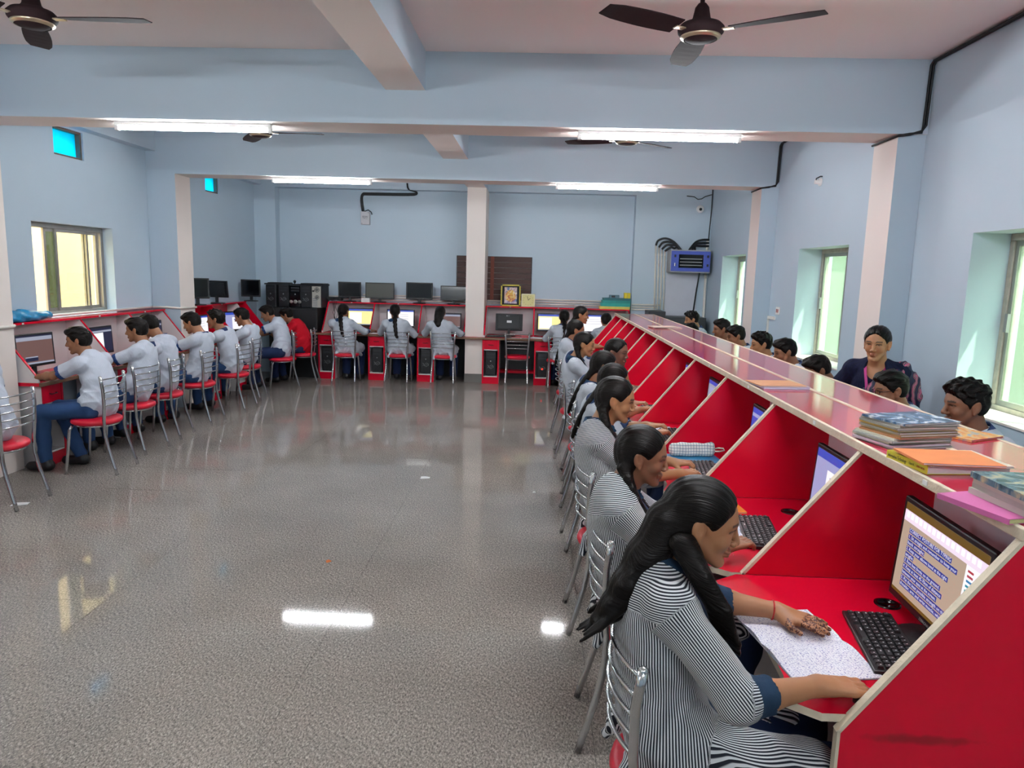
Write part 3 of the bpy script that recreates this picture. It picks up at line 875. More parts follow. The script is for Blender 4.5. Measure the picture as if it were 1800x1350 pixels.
    if stand: so['label'] = 'navy blouse'; so.name = 'blouse'
    # ---- collar
    nb = S(1.0) + u * .012
    if not stand:
        mb = MB(); ring = []
        for i_ in range(25):
            a = -PI * .86 + 2 * PI * .86 * i_ / 24
            rr = .062 if female else .066
            ring.append((nb + r * math.sin(a) * rr * 1.12 - f * math.cos(a) * rr + u * .020 * math.cos(a) + f * .004, a))
        vs = []; fs = []
        for i_, (p, a) in enumerate(ring):
            o_ = (r * math.sin(a) - f * math.cos(a))
            for off_, up_ in ((0, .022), (.006, .022), (.030, -.020), (.026, -.024)): vs.append(p + o_ * off_ + u * up_)
        for i_ in range(24):
            for k_ in range(4): fs.append((i_ * 4 + k_, i_ * 4 + (k_ + 1) % 4, i_ * 4 + 4 + (k_ + 1) % 4, i_ * 4 + 4 + k_))
        mb._add(vs, fs, 0, True); mb.build('collar', M_TEALN if female else (M_REDSHIRT if shirt is M_REDSHIRT else M_COLLAR), root)
    # ---- trousers
    lm = legmat or (M_NAVY if female else M_DENIM)
    lo3 = lo.copy(); hi3 = hi.copy(); hi3[2] = (seat + .30) if not stand else P[2] + .15
    hh = max(h, .0075); V = Vol(lo3, hi3, hh)
    V.ell(S(.03), np.array((.152, .118, .115)), T, .04)
    for q_ in (-1, 1):
        V.cone(hipj[q_], knee[q_], .084, .064, .04); V.cone(knee[q_], ank[q_] + [0, 0, .02], .064, .052, .02)
        if female and not stand: V.cone(knee[q_] + [0, 0, -.05], ank[q_] + [0, .0, .04], .070, .064, .02)
    V.warp(lambda p: np.sin(p[:, 2] * 42 + 3 * np.sin(p[:, 0] * 21 + ph) + p[:, 1] * 17) * .003)
    co, F = V.mesh()
    tr = np_mesh('trousers' if not stand else 'sari_skirt', co, F, [lm], root)
    if shoes:
        for q_ in (-1, 1):
            V = Vol(ank[q_] - [.07, .12, .09], ank[q_] + [.07, .24, .06], .008)
            V.cone(ank[q_] + [0, -.03, -.035], ank[q_] + [0, .13, -.045], .046, .038, .02); V.cone(ank[q_] + [0, -.01, 0], ank[q_] + [0, -.01, -.03], .042, .045, .02)
            V.plane_cut((0, 0, -1), -(ank[q_][2] - .083))
            co, F = V.mesh(); np_mesh('shoe', co, F, [M_SHOE], root)
    # ---- hair
    hpts = []; 
    def Q(x, y, z): return Hc + Rh @ (np.array([x, y, z]) * hs)
    chains = []
    if hl_ := (hair if isinstance(hair, list) else None):
        chains = hl_
        style = 'f'
    else: style = hair
    lo4 = Hc - .2; hi4 = Hc + .2
    cw = []
    for ch in chains:
        c2 = [(L(p[:3]), p[3]) for p in ch['pts']]; cw.append((c2, ch))
        for p, rr in c2: lo4 = np.minimum(lo4, p - rr - .03); hi4 = np.maximum(hi4, p + rr + .03)
    if style == 'braid' or style == 'tail' or style == 'braids':
        b = []
        sides = (-1, 1) if style == 'braids' else (braid_side,)
        for sd_ in sides:
            if style == 'braids':
                p0 = Q(sd_ * .055, -.055, -.055); shp = S(.98) + r * sd_ * .13 + f * .02; tz = S(.60) + r * sd_ * .085 + f * .165
            elif style == 'tail':
                p0 = Q(0, -.085, -.04); shp = S(.98) - f * .17 + r * sd_ * .02; tz = S(.50) - f * .165 + r * sd_ * .03
            else:
                p0 = Q(sd_ * .03, -.08, -.05); shp = S(.97) - f * .115 + r * sd_ * .05; tz = S(.50) - f * .150 + r * sd_ * .06
            c2 = [(p0, .034)]
            for t_ in np.linspace(.08, 1, 12):
                pp = (1 - t_) ** 2 * p0 + 2 * t_ * (1 - t_) * shp + t_ ** 2 * tz
                c2.append((pp, (.030 if style == 'tail' else .024) - .011 * t_))
            cw.append((c2, {'knots': True}))
            for p, rr in c2: lo4 = np.minimum(lo4, p - rr - .03); hi4 = np.maximum(hi4, p + rr + .03)
    V = Vol(lo4, hi4, max(min(h, .0055), .0036) if h < .0068 else h)
    def EE(c, r_, k=.012, sub=False): V.ell(Q(*c), np.array(r_) * hs, Rh, k, sub)
    nf = Rh @ np.array([0, .837, -.547])
    if style in ('boy', 'curly', 'short'):
        EE((0, -.016, .040), (.0825, .102, .090))
        EE((0, .020, .088), (.068, .082, .046), .03)
        EE((0, -.048, -.004), (.069, .058, .064), .03)
        amp = .010 if style == 'curly' else .005
        fq = 95 if style == 'curly' else 60
        V.warp(lambda p: (np.sin(((p - Hc) @ Rh)[:, 0] * fq + 3 * np.sin(((p - Hc) @ Rh)[:, 2] * 50)) * np.sin(((p - Hc) @ Rh)[:, 1] * fq * .8 + ph)) * amp * np.clip(((p - Hc) @ Rh)[:, 2] * 14, .12, 1))
        n2 = Rh @ np.array([0, .80, -.60]); V.plane_cut(n2, n2 @ Q(0, .078, .066), .012)
        n3 = Rh @ np.array([0, -.25, -.97]); V.plane_cut(n3, n3 @ Q(0, -.06, -.062), .01)
        for e in (-1, 1): EE((e * .090, .004, -.022), (.024, .029, .034), .008, True)
    else:
        EE((0, -.016, .036), (.084, .105, .092))
        EE((0, -.050, -.010), (.066, .062, .070), .03)
        V.warp(lambda p: np.abs(((p - Hc) @ Rh)[:, 0]) * 0 - .003 + .006 * np.exp(-(((p - Hc) @ Rh)[:, 0] / .006) ** 2) * (((p - Hc) @ Rh)[:, 2] > .05))
        V.plane_cut(nf, nf @ Q(0, .074, .072), .012)
        for e in (-1, 1):
            EE((e * .088, .006, -.016), (.026, .030, .044), .012, True)
        EE((0, .105, .052), (.048, .05, .040), .014, True)
        if style == 'bun': EE((0, -.115, .0), (.05, .042, .048), .01)
    strand = None
    for c2, ch in cw:
        for (p, r1), (p2, r2) in zip(c2[:-1], c2[1:]):
            V.cone(p, p2, r1, r2, ch.get('k', .012))
        if ch.get('knots'):
            for i_, (p, rr) in enumerate(c2[1:]):
                o_ = (r if i_ % 2 else -r) * rr * .5; V.ell(p + o_, np.array([rr * .95, rr * .95, rr * 1.35]), None, .003)
    V.warp(lambda p: np.sin(((p - Hc) @ Rh)[:, 0] * 330 + 40 * ((p - Hc) @ Rh)[:, 2]) * .0009)
    # keep hair out of the forehead and neck skin
    co, F = V.mesh()
    qh = (co - Hc) @ Rh
    strand = np.stack([np.arctan2(qh[:, 0], .02 + np.abs(qh[:, 2] + .02)) * 42, qh[:, 1] * 6 + qh[:, 2] * 3, qh[:, 0] * 90], 1)
    ho = np_mesh('hair', co, F, [M_HAIR], root, {'strand': strand})
    if glasses:
        mb = MB()
        for e in (-1, 1):
            pts_ = [Q(e * .031 + .021 * math.cos(a), .101 - .010 * abs(math.cos(a)) * (1 if e * math.cos(a) > 0 else 0), .006 + .017 * math.sin(a)) for a in np.linspace(0, 2 * PI, 21)]
            mb.tube(pts_, .0018, 6)
            mb.tube([Q(e * .052, .092, .010), Q(e * .078, .05, .012), Q(e * .080, -.01, .010)], .0018, 6)
        mb.tube([Q(-.010, .104, .010), Q(.010, .104, .010)], .0018, 6)
        mb.build('glasses', M_BLACKG, root)
    root['_'] = 0; del root['_']
    return root, dict(Q=Q, S=S, Sh=Sh, arms=arms, u=u, r=r, f=f, Nb=Nb, P=P, T=T)

# ------------------------------------------------------------------ monitors, keyboards, towers
def emi(name, c, s):
    return mat(name, '050505', .35, emit=c, estr=s * .46)
def monitor(label, loc, rz, w=.45, hgt=.28, kind='off', tilt=.08, group=None, gap=.09, bez=.018, deep=.03):
    t = thing('monitor', label, 'monitor', loc, rz, group)
    MB().lathe([(.001, 0), (.11, 0), (.115, .006), (.10, .014), (.03, .018), (.001, .018)], n=24, sy=.75).build('base', M_BLACK, t)
    MB().box((-.022, .012, .012), (.022, .034, gap + hgt * .45)).build('neck', M_BLACK, t, bevel=.004)
    R = Matrix.Translation((0, 0, gap)) @ Matrix.Rotation(-tilt, 4, 'X')
    b = MB()
    b.box((-w / 2, -.012, 0), (w / 2, .012, hgt)).box((-w * .40, .012, hgt * .1), (w * .40, .012 + deep, hgt * .88)).xf(R)
    b.build('housing', M_BLACK, t, bevel=.005)
    sw, sh = w - 2 * bez, hgt - 2.3 * bez
    s = MB(); x0, z0 = -sw / 2, bez * 1.35
    def rc(u0, v0, u1, v1, mi, e=.0):
        y = -.0125 - e
        s.quad((x0 + u0 * sw, y, z0 + v0 * sh), (x0 + u1 * sw, y, z0 + v0 * sh), (x0 + u1 * sw, y, z0 + v1 * sh), (x0 + u0 * sw, y, z0 + v1 * sh), mi)
    W_, B_, G_, T_, Y_, L_, D_ = (emi('screen_white', 'F2F0F4', .95), emi('screen_blue', '3A55C8', .75), emi('screen_grey', 'A9AEC2', .7), emi('screen_tan', 'C4AE9A', .72), emi('screen_yellow', 'F6EA9C', .95), emi('screen_lilac', 'A8ACDC', .75), emi('screen_navy', '232A50', .5))
    mats = [M_BLACKG, W_, B_, G_, T_, Y_, L_, D_]
    if kind == 'off': rc(0, 0, 1, 1, 0)
    elif kind == 'offgrey': mats[0] = mat('grey_dead_screen', '45463F', .35); rc(0, 0, 1, 1, 0)
    elif kind == 'yellow': rc(0, 0, 1, 1, 5); rc(0, .88, 1, 1, 2, .0004); rc(.05, .1, .55, .8, 1, .0004); rc(0, 0, 1, .05, 3, .0004)
    elif kind == 'white':
        rc(0, 0, 1, 1, 1); rc(0, .91, 1, 1, 2, .0004)
        for v in (.45, .6, .72): rc(.08, v, .8, v + .015, 3, .0005)
    elif kind == 'blue': rc(0, 0, 1, 1, 6); rc(0, .86, 1, 1, 2, .0004); rc(.3, 0, 1, .72, 1, .0004); rc(.38, .55, .8, .62, 2, .0008)
    elif kind == 'bluedeep': rc(0, 0, 1, 1, 2); rc(0, .8, 1, .88, 6, .0004); rc(.22, .05, .62, .7, 6, .0004); rc(.62, .05, .98, .7, 1, .0004)
    elif kind == 'sky': rc(0, 0, 1, 1, 3); rc(0, .9, 1, 1, 2, .0004); rc(.1, .06, .9, .82, 6, .0004); rc(.3, .45, .42, .6, 1, .0008)
    elif kind == 'maroon':
        mats.append(emi('screen_maroon', '8E6A66', .5)); rc(0, 0, 1, 1, 8); rc(0, .82, 1, .95, 3, .0004); rc(0, .95, 1, 1, 7, .0004); rc(.2, .1, .55, .26, 3, .0004); rc(.2, .1, .55, .22, 7, .0008); rc(0, 0, 1, .06, 3, .0004)
    elif kind == 'code': rc(0, 0, 1, 1, 7); rc(0, .82, 1, .9, 3, .0004); rc(.05, .0, .62, .80, 1, .0004)
    elif kind == 'posture': 
        rc(0, 0, 1, 1, 4); mats += [emi('screen_gold', '8A6A2C', .45), emi('screen_pink', 'EBD9EC', .95)]
        rc(0, .92, 1, 1, 8, .0004); rc(0, .80, 1, .92, 9, .0004); rc(.80, .0, 1, .80, 1, .0004); rc(0, 0, 1, .035, 8, .0004)
    s.xf(R); so = s.build('screen', mats, t)
    return t, R, (x0, z0, sw, sh), so
M_HL = emi('text_highlight_blue', '2C46A8', .6)
M_TXT = emi('text_white', 'E8E6F4', .95)

M_KEY = mat('black_key_caps', '1B1C20', .5, noise=.1)
M_KEYW = mat('key_legend_white', 'C8C8CC', .5)
key_me = {}
def keyboard(label, loc, rz, w=.40, d=.14, each=False, group=None):
    t = thing('keyboard', label, 'keyboard', loc, rz, group)
    MB().prism([(-d / 2, 0), (d / 2, 0), (d / 2, .020), (-d / 2, .012)], -w / 2, w / 2, 0).build('case', M_BLACK, t, bevel=.003)
    rows = 6; cols = 16; kw = (w - .02) / cols; kd = (d - .018) / rows
    tilt = math.atan2(.008, d)
    one = MB(); a = kw * .43; b = kd * .41; a2 = a * .8; b2 = b * .78
    one._add([(-a, -b, 0), (a, -b, 0), (a, b, 0), (-a, b, 0), (-a2, -b2, .007), (a2, -b2, .007), (a2, b2, .007), (-a2, b2, .007)], [(4, 5, 6, 7), (0, 1, 5, 4), (1, 2, 6, 5), (2, 3, 7, 6), (3, 0, 4, 7)])
    one.box((-a2 * .55, b2 * .1, .0068), (-a2 * .1, b2 * .7, .0073), 1)
    allk = MB()
    me = None
    for r_ in range(rows):
        c = 0
        while c < cols:
            wide = 1
            if r_ == 0 and c == 4: wide = 5
            elif r_ in (1, 2) and c in (0, 11): wide = 2
            if c + wide > cols: wide = 1
            if r_ == 5 and c in (1, 6): c += 1; continue
            x = -w / 2 + .01 + kw * (c + wide / 2); y = -d / 2 + .009 + kd * (r_ + .5); z = .0125 + (y + d / 2) / d * .008
            if each and wide == 1:
                if me is None:
                    o = one.build('key', [M_KEY, M_KEYW], t); me = o.data
                else:
                    o = bpy.data.objects.new('key', me); COL.objects.link(o); o.parent = t
                o.location = (x, y, z); o.rotation_euler = (tilt, 0, 0)
            else:
                m2 = MB(); m2.v = [(p[0] * wide * (1 + .06 * (wide > 1)), p[1], p[2]) for p in one.v]; m2.f = one.f; m2.m = one.m; m2.sm = one.sm
                M4 = Matrix.Translation((x, y, z)) @ Matrix.Rotation(tilt, 4, 'X')
                if each: m2.xf(M4); m2.build('key', [M_KEY, M_KEYW], t)
                else:
                    vv = [M4 @ Vector(p) for p in m2.v]; o0 = len(allk.v); allk.v += [tuple(p) for p in vv]
                    for f_, mi in zip(m2.f, m2.m): allk.f.append([i + o0 for i in f_]); allk.m.append(mi); allk.sm.append(False)
            c += wide
    if not each: tag(allk.build('keys', [M_KEY, M_KEYW], t), kind='stuff')
    MB().tube([(w * .2, d / 2, .01), (w * .22, d / 2 + .04, .004), (w * .1, d / 2 + .09, .004), (-w * .02, d / 2 + .11, .005)], .0022, 6).build('cable', M_CABLE, t)
    return t
def mouse(label, loc, rz):
    t = thing('computer_mouse', label, 'mouse', loc, rz)
    V = Vol((-.06, -.08, -.01), (.06, .08, .06), .0045); V.ell((0, 0, .008), (.031, .055, .030)); V.plane_cut((0, 0, -1), 0.)
    co, F = V.mesh(); np_mesh('shell', co, F, [M_BLACK], t)
    MB().tube([(-.004, .035, .034), (.004, .035, .034)], .008, 10).build('scroll_wheel', M_GREY, t)
    MB().tube([(0, .052, .01), (-.01, .09, .004), (-.05, .14, .004), (-.10, .20, .004)], .002, 6).build('cable', M_CABLE, t)
    return t
def tower(label, loc, rz, w=.18, d=.40, h_=.36, style='plain', group=None):
    t = thing('computer_tower', label, 'computer', loc, rz, group)
    MB().box((-w / 2, -d / 2, 0), (w / 2, d / 2, h_)).build('case', M_DARK, t, bevel=.006)
    y = -d / 2
    if style == 'rear':
        MB().box((-w / 2 + .01, y - .004, .01), (w / 2 - .01, y, h_ - .01)).build('rear_panel', mat('zinc_plate', 'B9B6AC', .45, .5, noise=.15), t)
        for cz, rr in ((h_ * .82, .04), (h_ * .48, .035)):
            f_ = MB().lathe([(rr, -.002), (rr, .004), (rr * .82, .004), (rr * .82, -.002)], n=20).lathe([(rr * .5, 0), (rr * .5, .005), (rr * .3, .005), (rr * .3, 0)], n=16)
            f_.box((-rr, -.003, .001), (rr, .003, .004)).box((-.003, -rr, .001), (.003, rr, .004))
            f_.xf(Matrix.Translation((.01, y - .004, cz)) @ Matrix.Rotation(PI / 2, 4, 'X')); f_.build('fan_grille', M_DARK, t)
        for k_ in range(5): MB().box((-w * .36, y - .006, .03 + k_ * .028), (w * .1, y - .003, .045 + k_ * .028)).build('slot_cover', M_GREY, t)
        MB().box((-w * .40, y - .006, h_ * .72), (-w * .2, y - .003, h_ * .80)).build('power_socket', M_BLACK, t)
    else:
        MB().box((-w / 2 + .004, y - .014, .008), (w / 2 - .004, y, h_ - .006)).build('front_panel', M_BLACKG if style == 'gloss' else M_BLACK, t, bevel=.006)
        for k_ in range(2): MB().box((-w * .38, y - .017, h_ * (.72 + .12 * k_)), (w * .38, y - .013, h_ * (.80 + .12 * k_))).build('drive_bay', M_DARK, t, bevel=.002)
        if style == 'gloss':
            for k_, (cx, rr) in enumerate(((0, .035), (-w * .42, .03), (w * .42, .03))):
                q = MB().lathe([(.001, .004), (rr * .8, .004), (rr, 0)], n=18).xf(Matrix.Translation((cx * .9, y - .013, h_ * .26)) @ Matrix.Rotation(PI / 2, 4, 'X')); q.build('silver_badge', M_ALU, t)
        else:
            for k_ in range(3):
                pts = [(-w * .3 + .6 * w * i / 8, y - .015, h_ * (.32 + .05 * k_) + .012 * math.sin(i * 1.1 + k_)) for i in range(9)]
                MB().tube(pts, .0018, 6).build('front_line', M_GREY, t)
        lit = style == 'lit'
        q = MB().lathe([(.001, .004), (.009, .004), (.011, 0)], n=14).xf(Matrix.Translation((0, y - .014, h_ * (.34 if lit else .6))) @ Matrix.Rotation(PI / 2, 4, 'X'))
        q.build('power_light' if lit else 'power_button', emi('red_power_light', 'FF2010', 6.) if lit else M_GREY, t)
    return t

# ------------------------------------------------------------------ steel chairs
def make_chair(name, label, sm):
    t = thing(name, label, 'chair')
    prof = [(.001, .425), (.185, .425), (.198, .432), (.204, .446), (.200, .462), (.185, .473), (.13, .479), (.001, .480)]
    MB().lathe(prof, n=32, sy=.98).build('seat', sm, t)
    MB().tube([(.172 * math.cos(a), .168 * math.sin(a), .416) for a in np.linspace(0, 2 * PI, 33)], .010, 8, caps=False).build('seat_frame', M_STEEL, t)
    for q in (-1, 1):
        MB().tube([(q * .150, .130, .418), (q * .158, .150, .38), (q * .168, .168, .20), (q * .178, .190, .004)], .0125, 10).build('front_leg', M_STEEL, t)
        pts = []
        ctrl = [(.192, -.150, .845), (.186, -.162, .74), (.176, -.160, .60), (.168, -.148, .47), (.166, -.150, .36), (.170, -.172, .24), (.176, -.205, .12), (.180, -.238, .004)]
        for (a, b) in zip(ctrl[:-1], ctrl[1:]):
            for k_ in range(2): pts.append(tuple((a[i] + (b[i] - a[i]) * k_ / 2) * (q if i == 0 else 1) for i in range(3)))
        pts.append((q * ctrl[-1][0], ctrl[-1][1], ctrl[-1][2]))
        MB().tube(pts, .0140, 10).lathe([(.0140, 0), (.0135, .006), (.009, .011), (.001, .013)], (q * .192, -.150, .843), 10).build('back_post', M_STEEL, t)
    for i in range(5):
        z = .822 - i * .056; u = i / 4; hw = .189 - .008 * u; y0 = -.154 - .006 * math.sin(u * PI)
        MB().tube([(hw * s_, y0 - .055 * (1 - s_ * s_), z + .006 * (1 - s_ * s_)) for s_ in np.linspace(-1, 1, 13)], .0062, 8).build('back_slat', M_STEEL, t)
    return t
chair0 = make_chair('steel_chair', '', M_SEAT)
chairB = make_chair('steel_chair', 'steel chair with black seat under a seated person in the carrel row', M_SEATBLK)
used = {0: False}
def chair(x, y, rz, label, group):
    if not used[0]:
        used[0] = True; chair0.location = (x, y, 0); chair0.rotation_euler = (0, 0, rz); chair0['label'] = label; chair0['group'] = group
        return chair0
    return dup(chair0, (x, y, 0), rz, label, group)
GL = 'steel chairs along the left desks'; GBK = 'steel chairs at the back desks'; GR = 'steel chairs along the red carrels'
lchairs = [(-3.95, 5.03, 'cut off by the photo edge at the left desks', 90), (-3.79, 5.97, 'under the person in blue jeans by the brown screen', 94),
           (-3.87, 6.67, 'second behind the blue jeans sitter, by the left wall', 84), (-3.89, 7.26, 'third behind the blue jeans sitter, by the left wall', 96),
           (-3.87, 7.98, 'before the left far column, under a person with head bowed', 90), (-3.80, 8.78, 'just past the left far column, under the person facing left', 88),
           (-3.94, 9.53, 'under the bearded person at the red inner panels', 96), (-3.76, 10.45, 'turned outward, under the person leaning far forward', 112),
           (-3.66, 11.08, 'under the person in the red shirt', 100)]
for x, y, l, a in lchairs: chair(x, y, math.radians(a), 'steel chair with red seat, ' + l, GL)
for x, y, l, a in ((-3.01, 11.21, 'under the braided person at the yellow screen', 2), (-2.20, 11.34, 'under the person with grey ribboned hair, back desk', -1), (-1.48, 11.37, 'left of the middle column, back desk', 1),
                   (-.31, 11.57, 'empty and pushed in before the turned-round black monitor', 0), (.36, 11.25, 'under the person at the pale yellow page screen', 3)):
    chair(x, y, math.radians(a), 'steel chair with red seat, ' + l, GBK)
rchairs = [(.44, 1.83, 'nearest of all, under the long-haired person at the notebook'), (.45, 2.67, 'second from the near end of the red carrels'), (.44, 3.58, 'third from the near end of the red carrels'),
           None, (.47, 5.55, 'fifth from the near end of the red carrels'), (.50, 6.3, 'sixth from the near end of the red carrels'), (.45, 7.05, 'seventh from the near end of the red carrels'),
           (.44, 8.2, 'eighth from the near end of the red carrels'), (.50, 9.75, 'farthest beside the red carrels')]
for c in rchairs:
    if c: chair(c[0], c[1], -PI / 2 + random.uniform(-.06, .06), 'steel chair with red seat, ' + c[2], GR)
chairB.location = (.46, 4.68, 0); chairB.rotation_euler = (0, 0, -PI / 2 + .05)
chairB['label'] = 'steel chair with black seat, fourth from the near end of the red carrels'; chairB['group'] = GR

# ------------------------------------------------------------------ the double red carrel bench
DY = [1.665, 2.52, 3.46, 4.36, 5.25, 6.08, 6.94, 7.72, 8.53, 9.28, 10.04, 10.80]
TZ = .735
def stained_red():
    m = M_RED.copy(); m.name = 'scuffed_red_laminate'; t = NT(m); b = t.n['Principled BSDF']
    src = b.inputs['Base Color'].links[0].from_socket
    tc = t.add('ShaderNodeTexCoord'); mp = t.add('ShaderNodeMapping'); mp.inputs['Location'].default_value = (.46 / .16, 0, -.685 / .016); mp.inputs['Scale'].default_value = (1 / .16, 0, 1 / .016)
    t.link(tc.outputs['Object'], mp.inputs[0])
    ln = t.add('ShaderNodeVectorMath', operation='LENGTH'); t.link(mp.outputs[0], ln.inputs[0])
    nz = t.add('ShaderNodeTexNoise'); nz.inputs['Scale'].default_value = 28; t.link(tc.outputs['Object'], nz.inputs['Vector'])
    ad = t.add('ShaderNodeMath', operation='ADD'); t.link(ln.outputs['Value'], ad.inputs[0]); t.link(nz.outputs['Fac'], ad.inputs[1])
    mr = t.add('ShaderNodeMapRange'); mr.inputs[1].default_value = 1.5; mr.inputs[2].default_value = .9; mr.inputs[3].default_value = 0; mr.inputs[4].default_value = .75; t.link(ad.outputs[0], mr.inputs[0])
    mx = t.add('ShaderNodeMix', data_type='RGBA'); mx.inputs[7].default_value = lin('7E1822'); t.link(mr.outputs[0], mx.inputs[0]); t.link(src, mx.inputs[6]); t.link(mx.outputs[2], b.inputs['Base Color'])
    return m
M_REDSTAIN = stained_red()
bench = thing('carrel_bench', 'long red double-sided computer carrel bench with cream edges and slanted dividers', 'desk', (1.44, 6.2, 0))
XA, XM, XB = 1.165, 1.44, 1.715
y0, y1 = DY[0] - .011, DY[-1] + .011
for (a, b) in ((XA, XM - .012), (XM + .012, XB)):
    MB().box((a, y0, 1.212), (b, y1, 1.236)).build('top_board', M_REDTOP, bench, True)
MB().box((XM - .012, y0, 1.208), (XM + .012, y1, 1.239)).build('centre_strip', M_EDGE, bench, True)
MB().box((XA - .016, y0 - .004, 1.208), (XA, y1 + .004, 1.239)).build('edge_strip', M_EDGE, bench, True, bevel=.003)
MB().box((XB, y0 - .004, 1.208), (XB + .016, y1 + .004, 1.239)).build('edge_strip', M_EDGE, bench, True, bevel=.003)
M_INNER = mat('pale_lilac_back_panel', 'CFC9D2', .35, noise=.05)
MB().box((XM - .012, y0, .05), (XM + .012, y1, 1.208)).build('back_panel', M_INNER, bench, True)
for i, y in enumerate(DY):
    for sgn in (-1, 1):
        fx = XM + sgn * .66; cz = .70 if i == 0 else TZ + .004; tx = XM + sgn * (XM - XA + .004)
        zb = .0 if i in (0, len(DY) - 1) else TZ
        poly = [(XM + sgn * .012, zb), (fx, zb), (fx, cz), (tx, 1.208), (XM + sgn * .012, 1.208)]
        d = MB().prism(poly, y - .009, y + .009, 1).build('divider', M_REDSTAIN if i == 0 and sgn < 0 else M_RED, bench, True)
        # cream edge strip along the sloping front
        v = Vector((tx - fx, 0, 1.208 - cz)); L_ = v.length; ang = math.atan2(v.z, v.x)
        e = MB(); e.obox(((fx + tx) / 2, y, (cz + 1.208) / 2), (L_ + .014, .022, .010), Matrix.Rotation(-ang, 3, 'Y'))
        if zb < .1: e.box((fx - .006 if sgn < 0 else fx - .002, y - .011, 0), (fx + .002 if sgn < 0 else fx + .006, y + .011, cz))
        else: e.box((fx - .006 if sgn < 0 else fx - .002, y - .011, TZ - .02), (fx + .002 if sgn < 0 else fx + .006, y + .011, TZ + .006))
        eo = e.build('edge_strip', M_EDGE, d, False); eo.location = (-bench.location.x, -bench.location.y, 0)
for i in range(len(DY) - 1):
    a, b = DY[i] + .012, DY[i + 1] - .012
    for sgn in (-1, 1):
        X = lambda d_: XM + sgn * d_
        poly = [(X(.012), a), (X(.012), b), (X(.69), b), (X(.775), b - .06), (X(.775), b - .14), (X(.74), b - .26), (X(.728), (a + b) / 2), (X(.74), a + .16), (X(.778), a + .05), (X(.70), a - .006)]
        tb = MB().prism(poly, TZ - .022, TZ, 2, mi=1, cap=0).build('table_top', [M_RED, M_EDGE], bench, True)
        MB().box((X(.02) if sgn > 0 else X(.55), b - .30, .06), (X(.55) if sgn > 0 else X(.02), b - .28, TZ - .022)).build('leg_panel', M_WHITE, bench, True)
        if i: MB().box((X(.02) if sgn > 0 else X(.62), a - .021, .0), (X(.62) if sgn > 0 else X(.02), a - .003, TZ - .022)).build('leg_panel', M_WHITE, bench, True)
        # cable hole ring
        cx, cy = X(.24), b - .20
        MB().lathe([(.042, .0005), (.042, .004), (.030, .004), (.030, .0006), (.001, .0006)], (cx, cy, TZ), 20).build('cable_grommet', M_BLACKG, bench, True)
    MB().box((XA - .0175, DY[i] + .40, 1.216), (XA - .0155, DY[i] + .425, 1.231)).build('edge_sticker', M_TRIMW, bench, True)
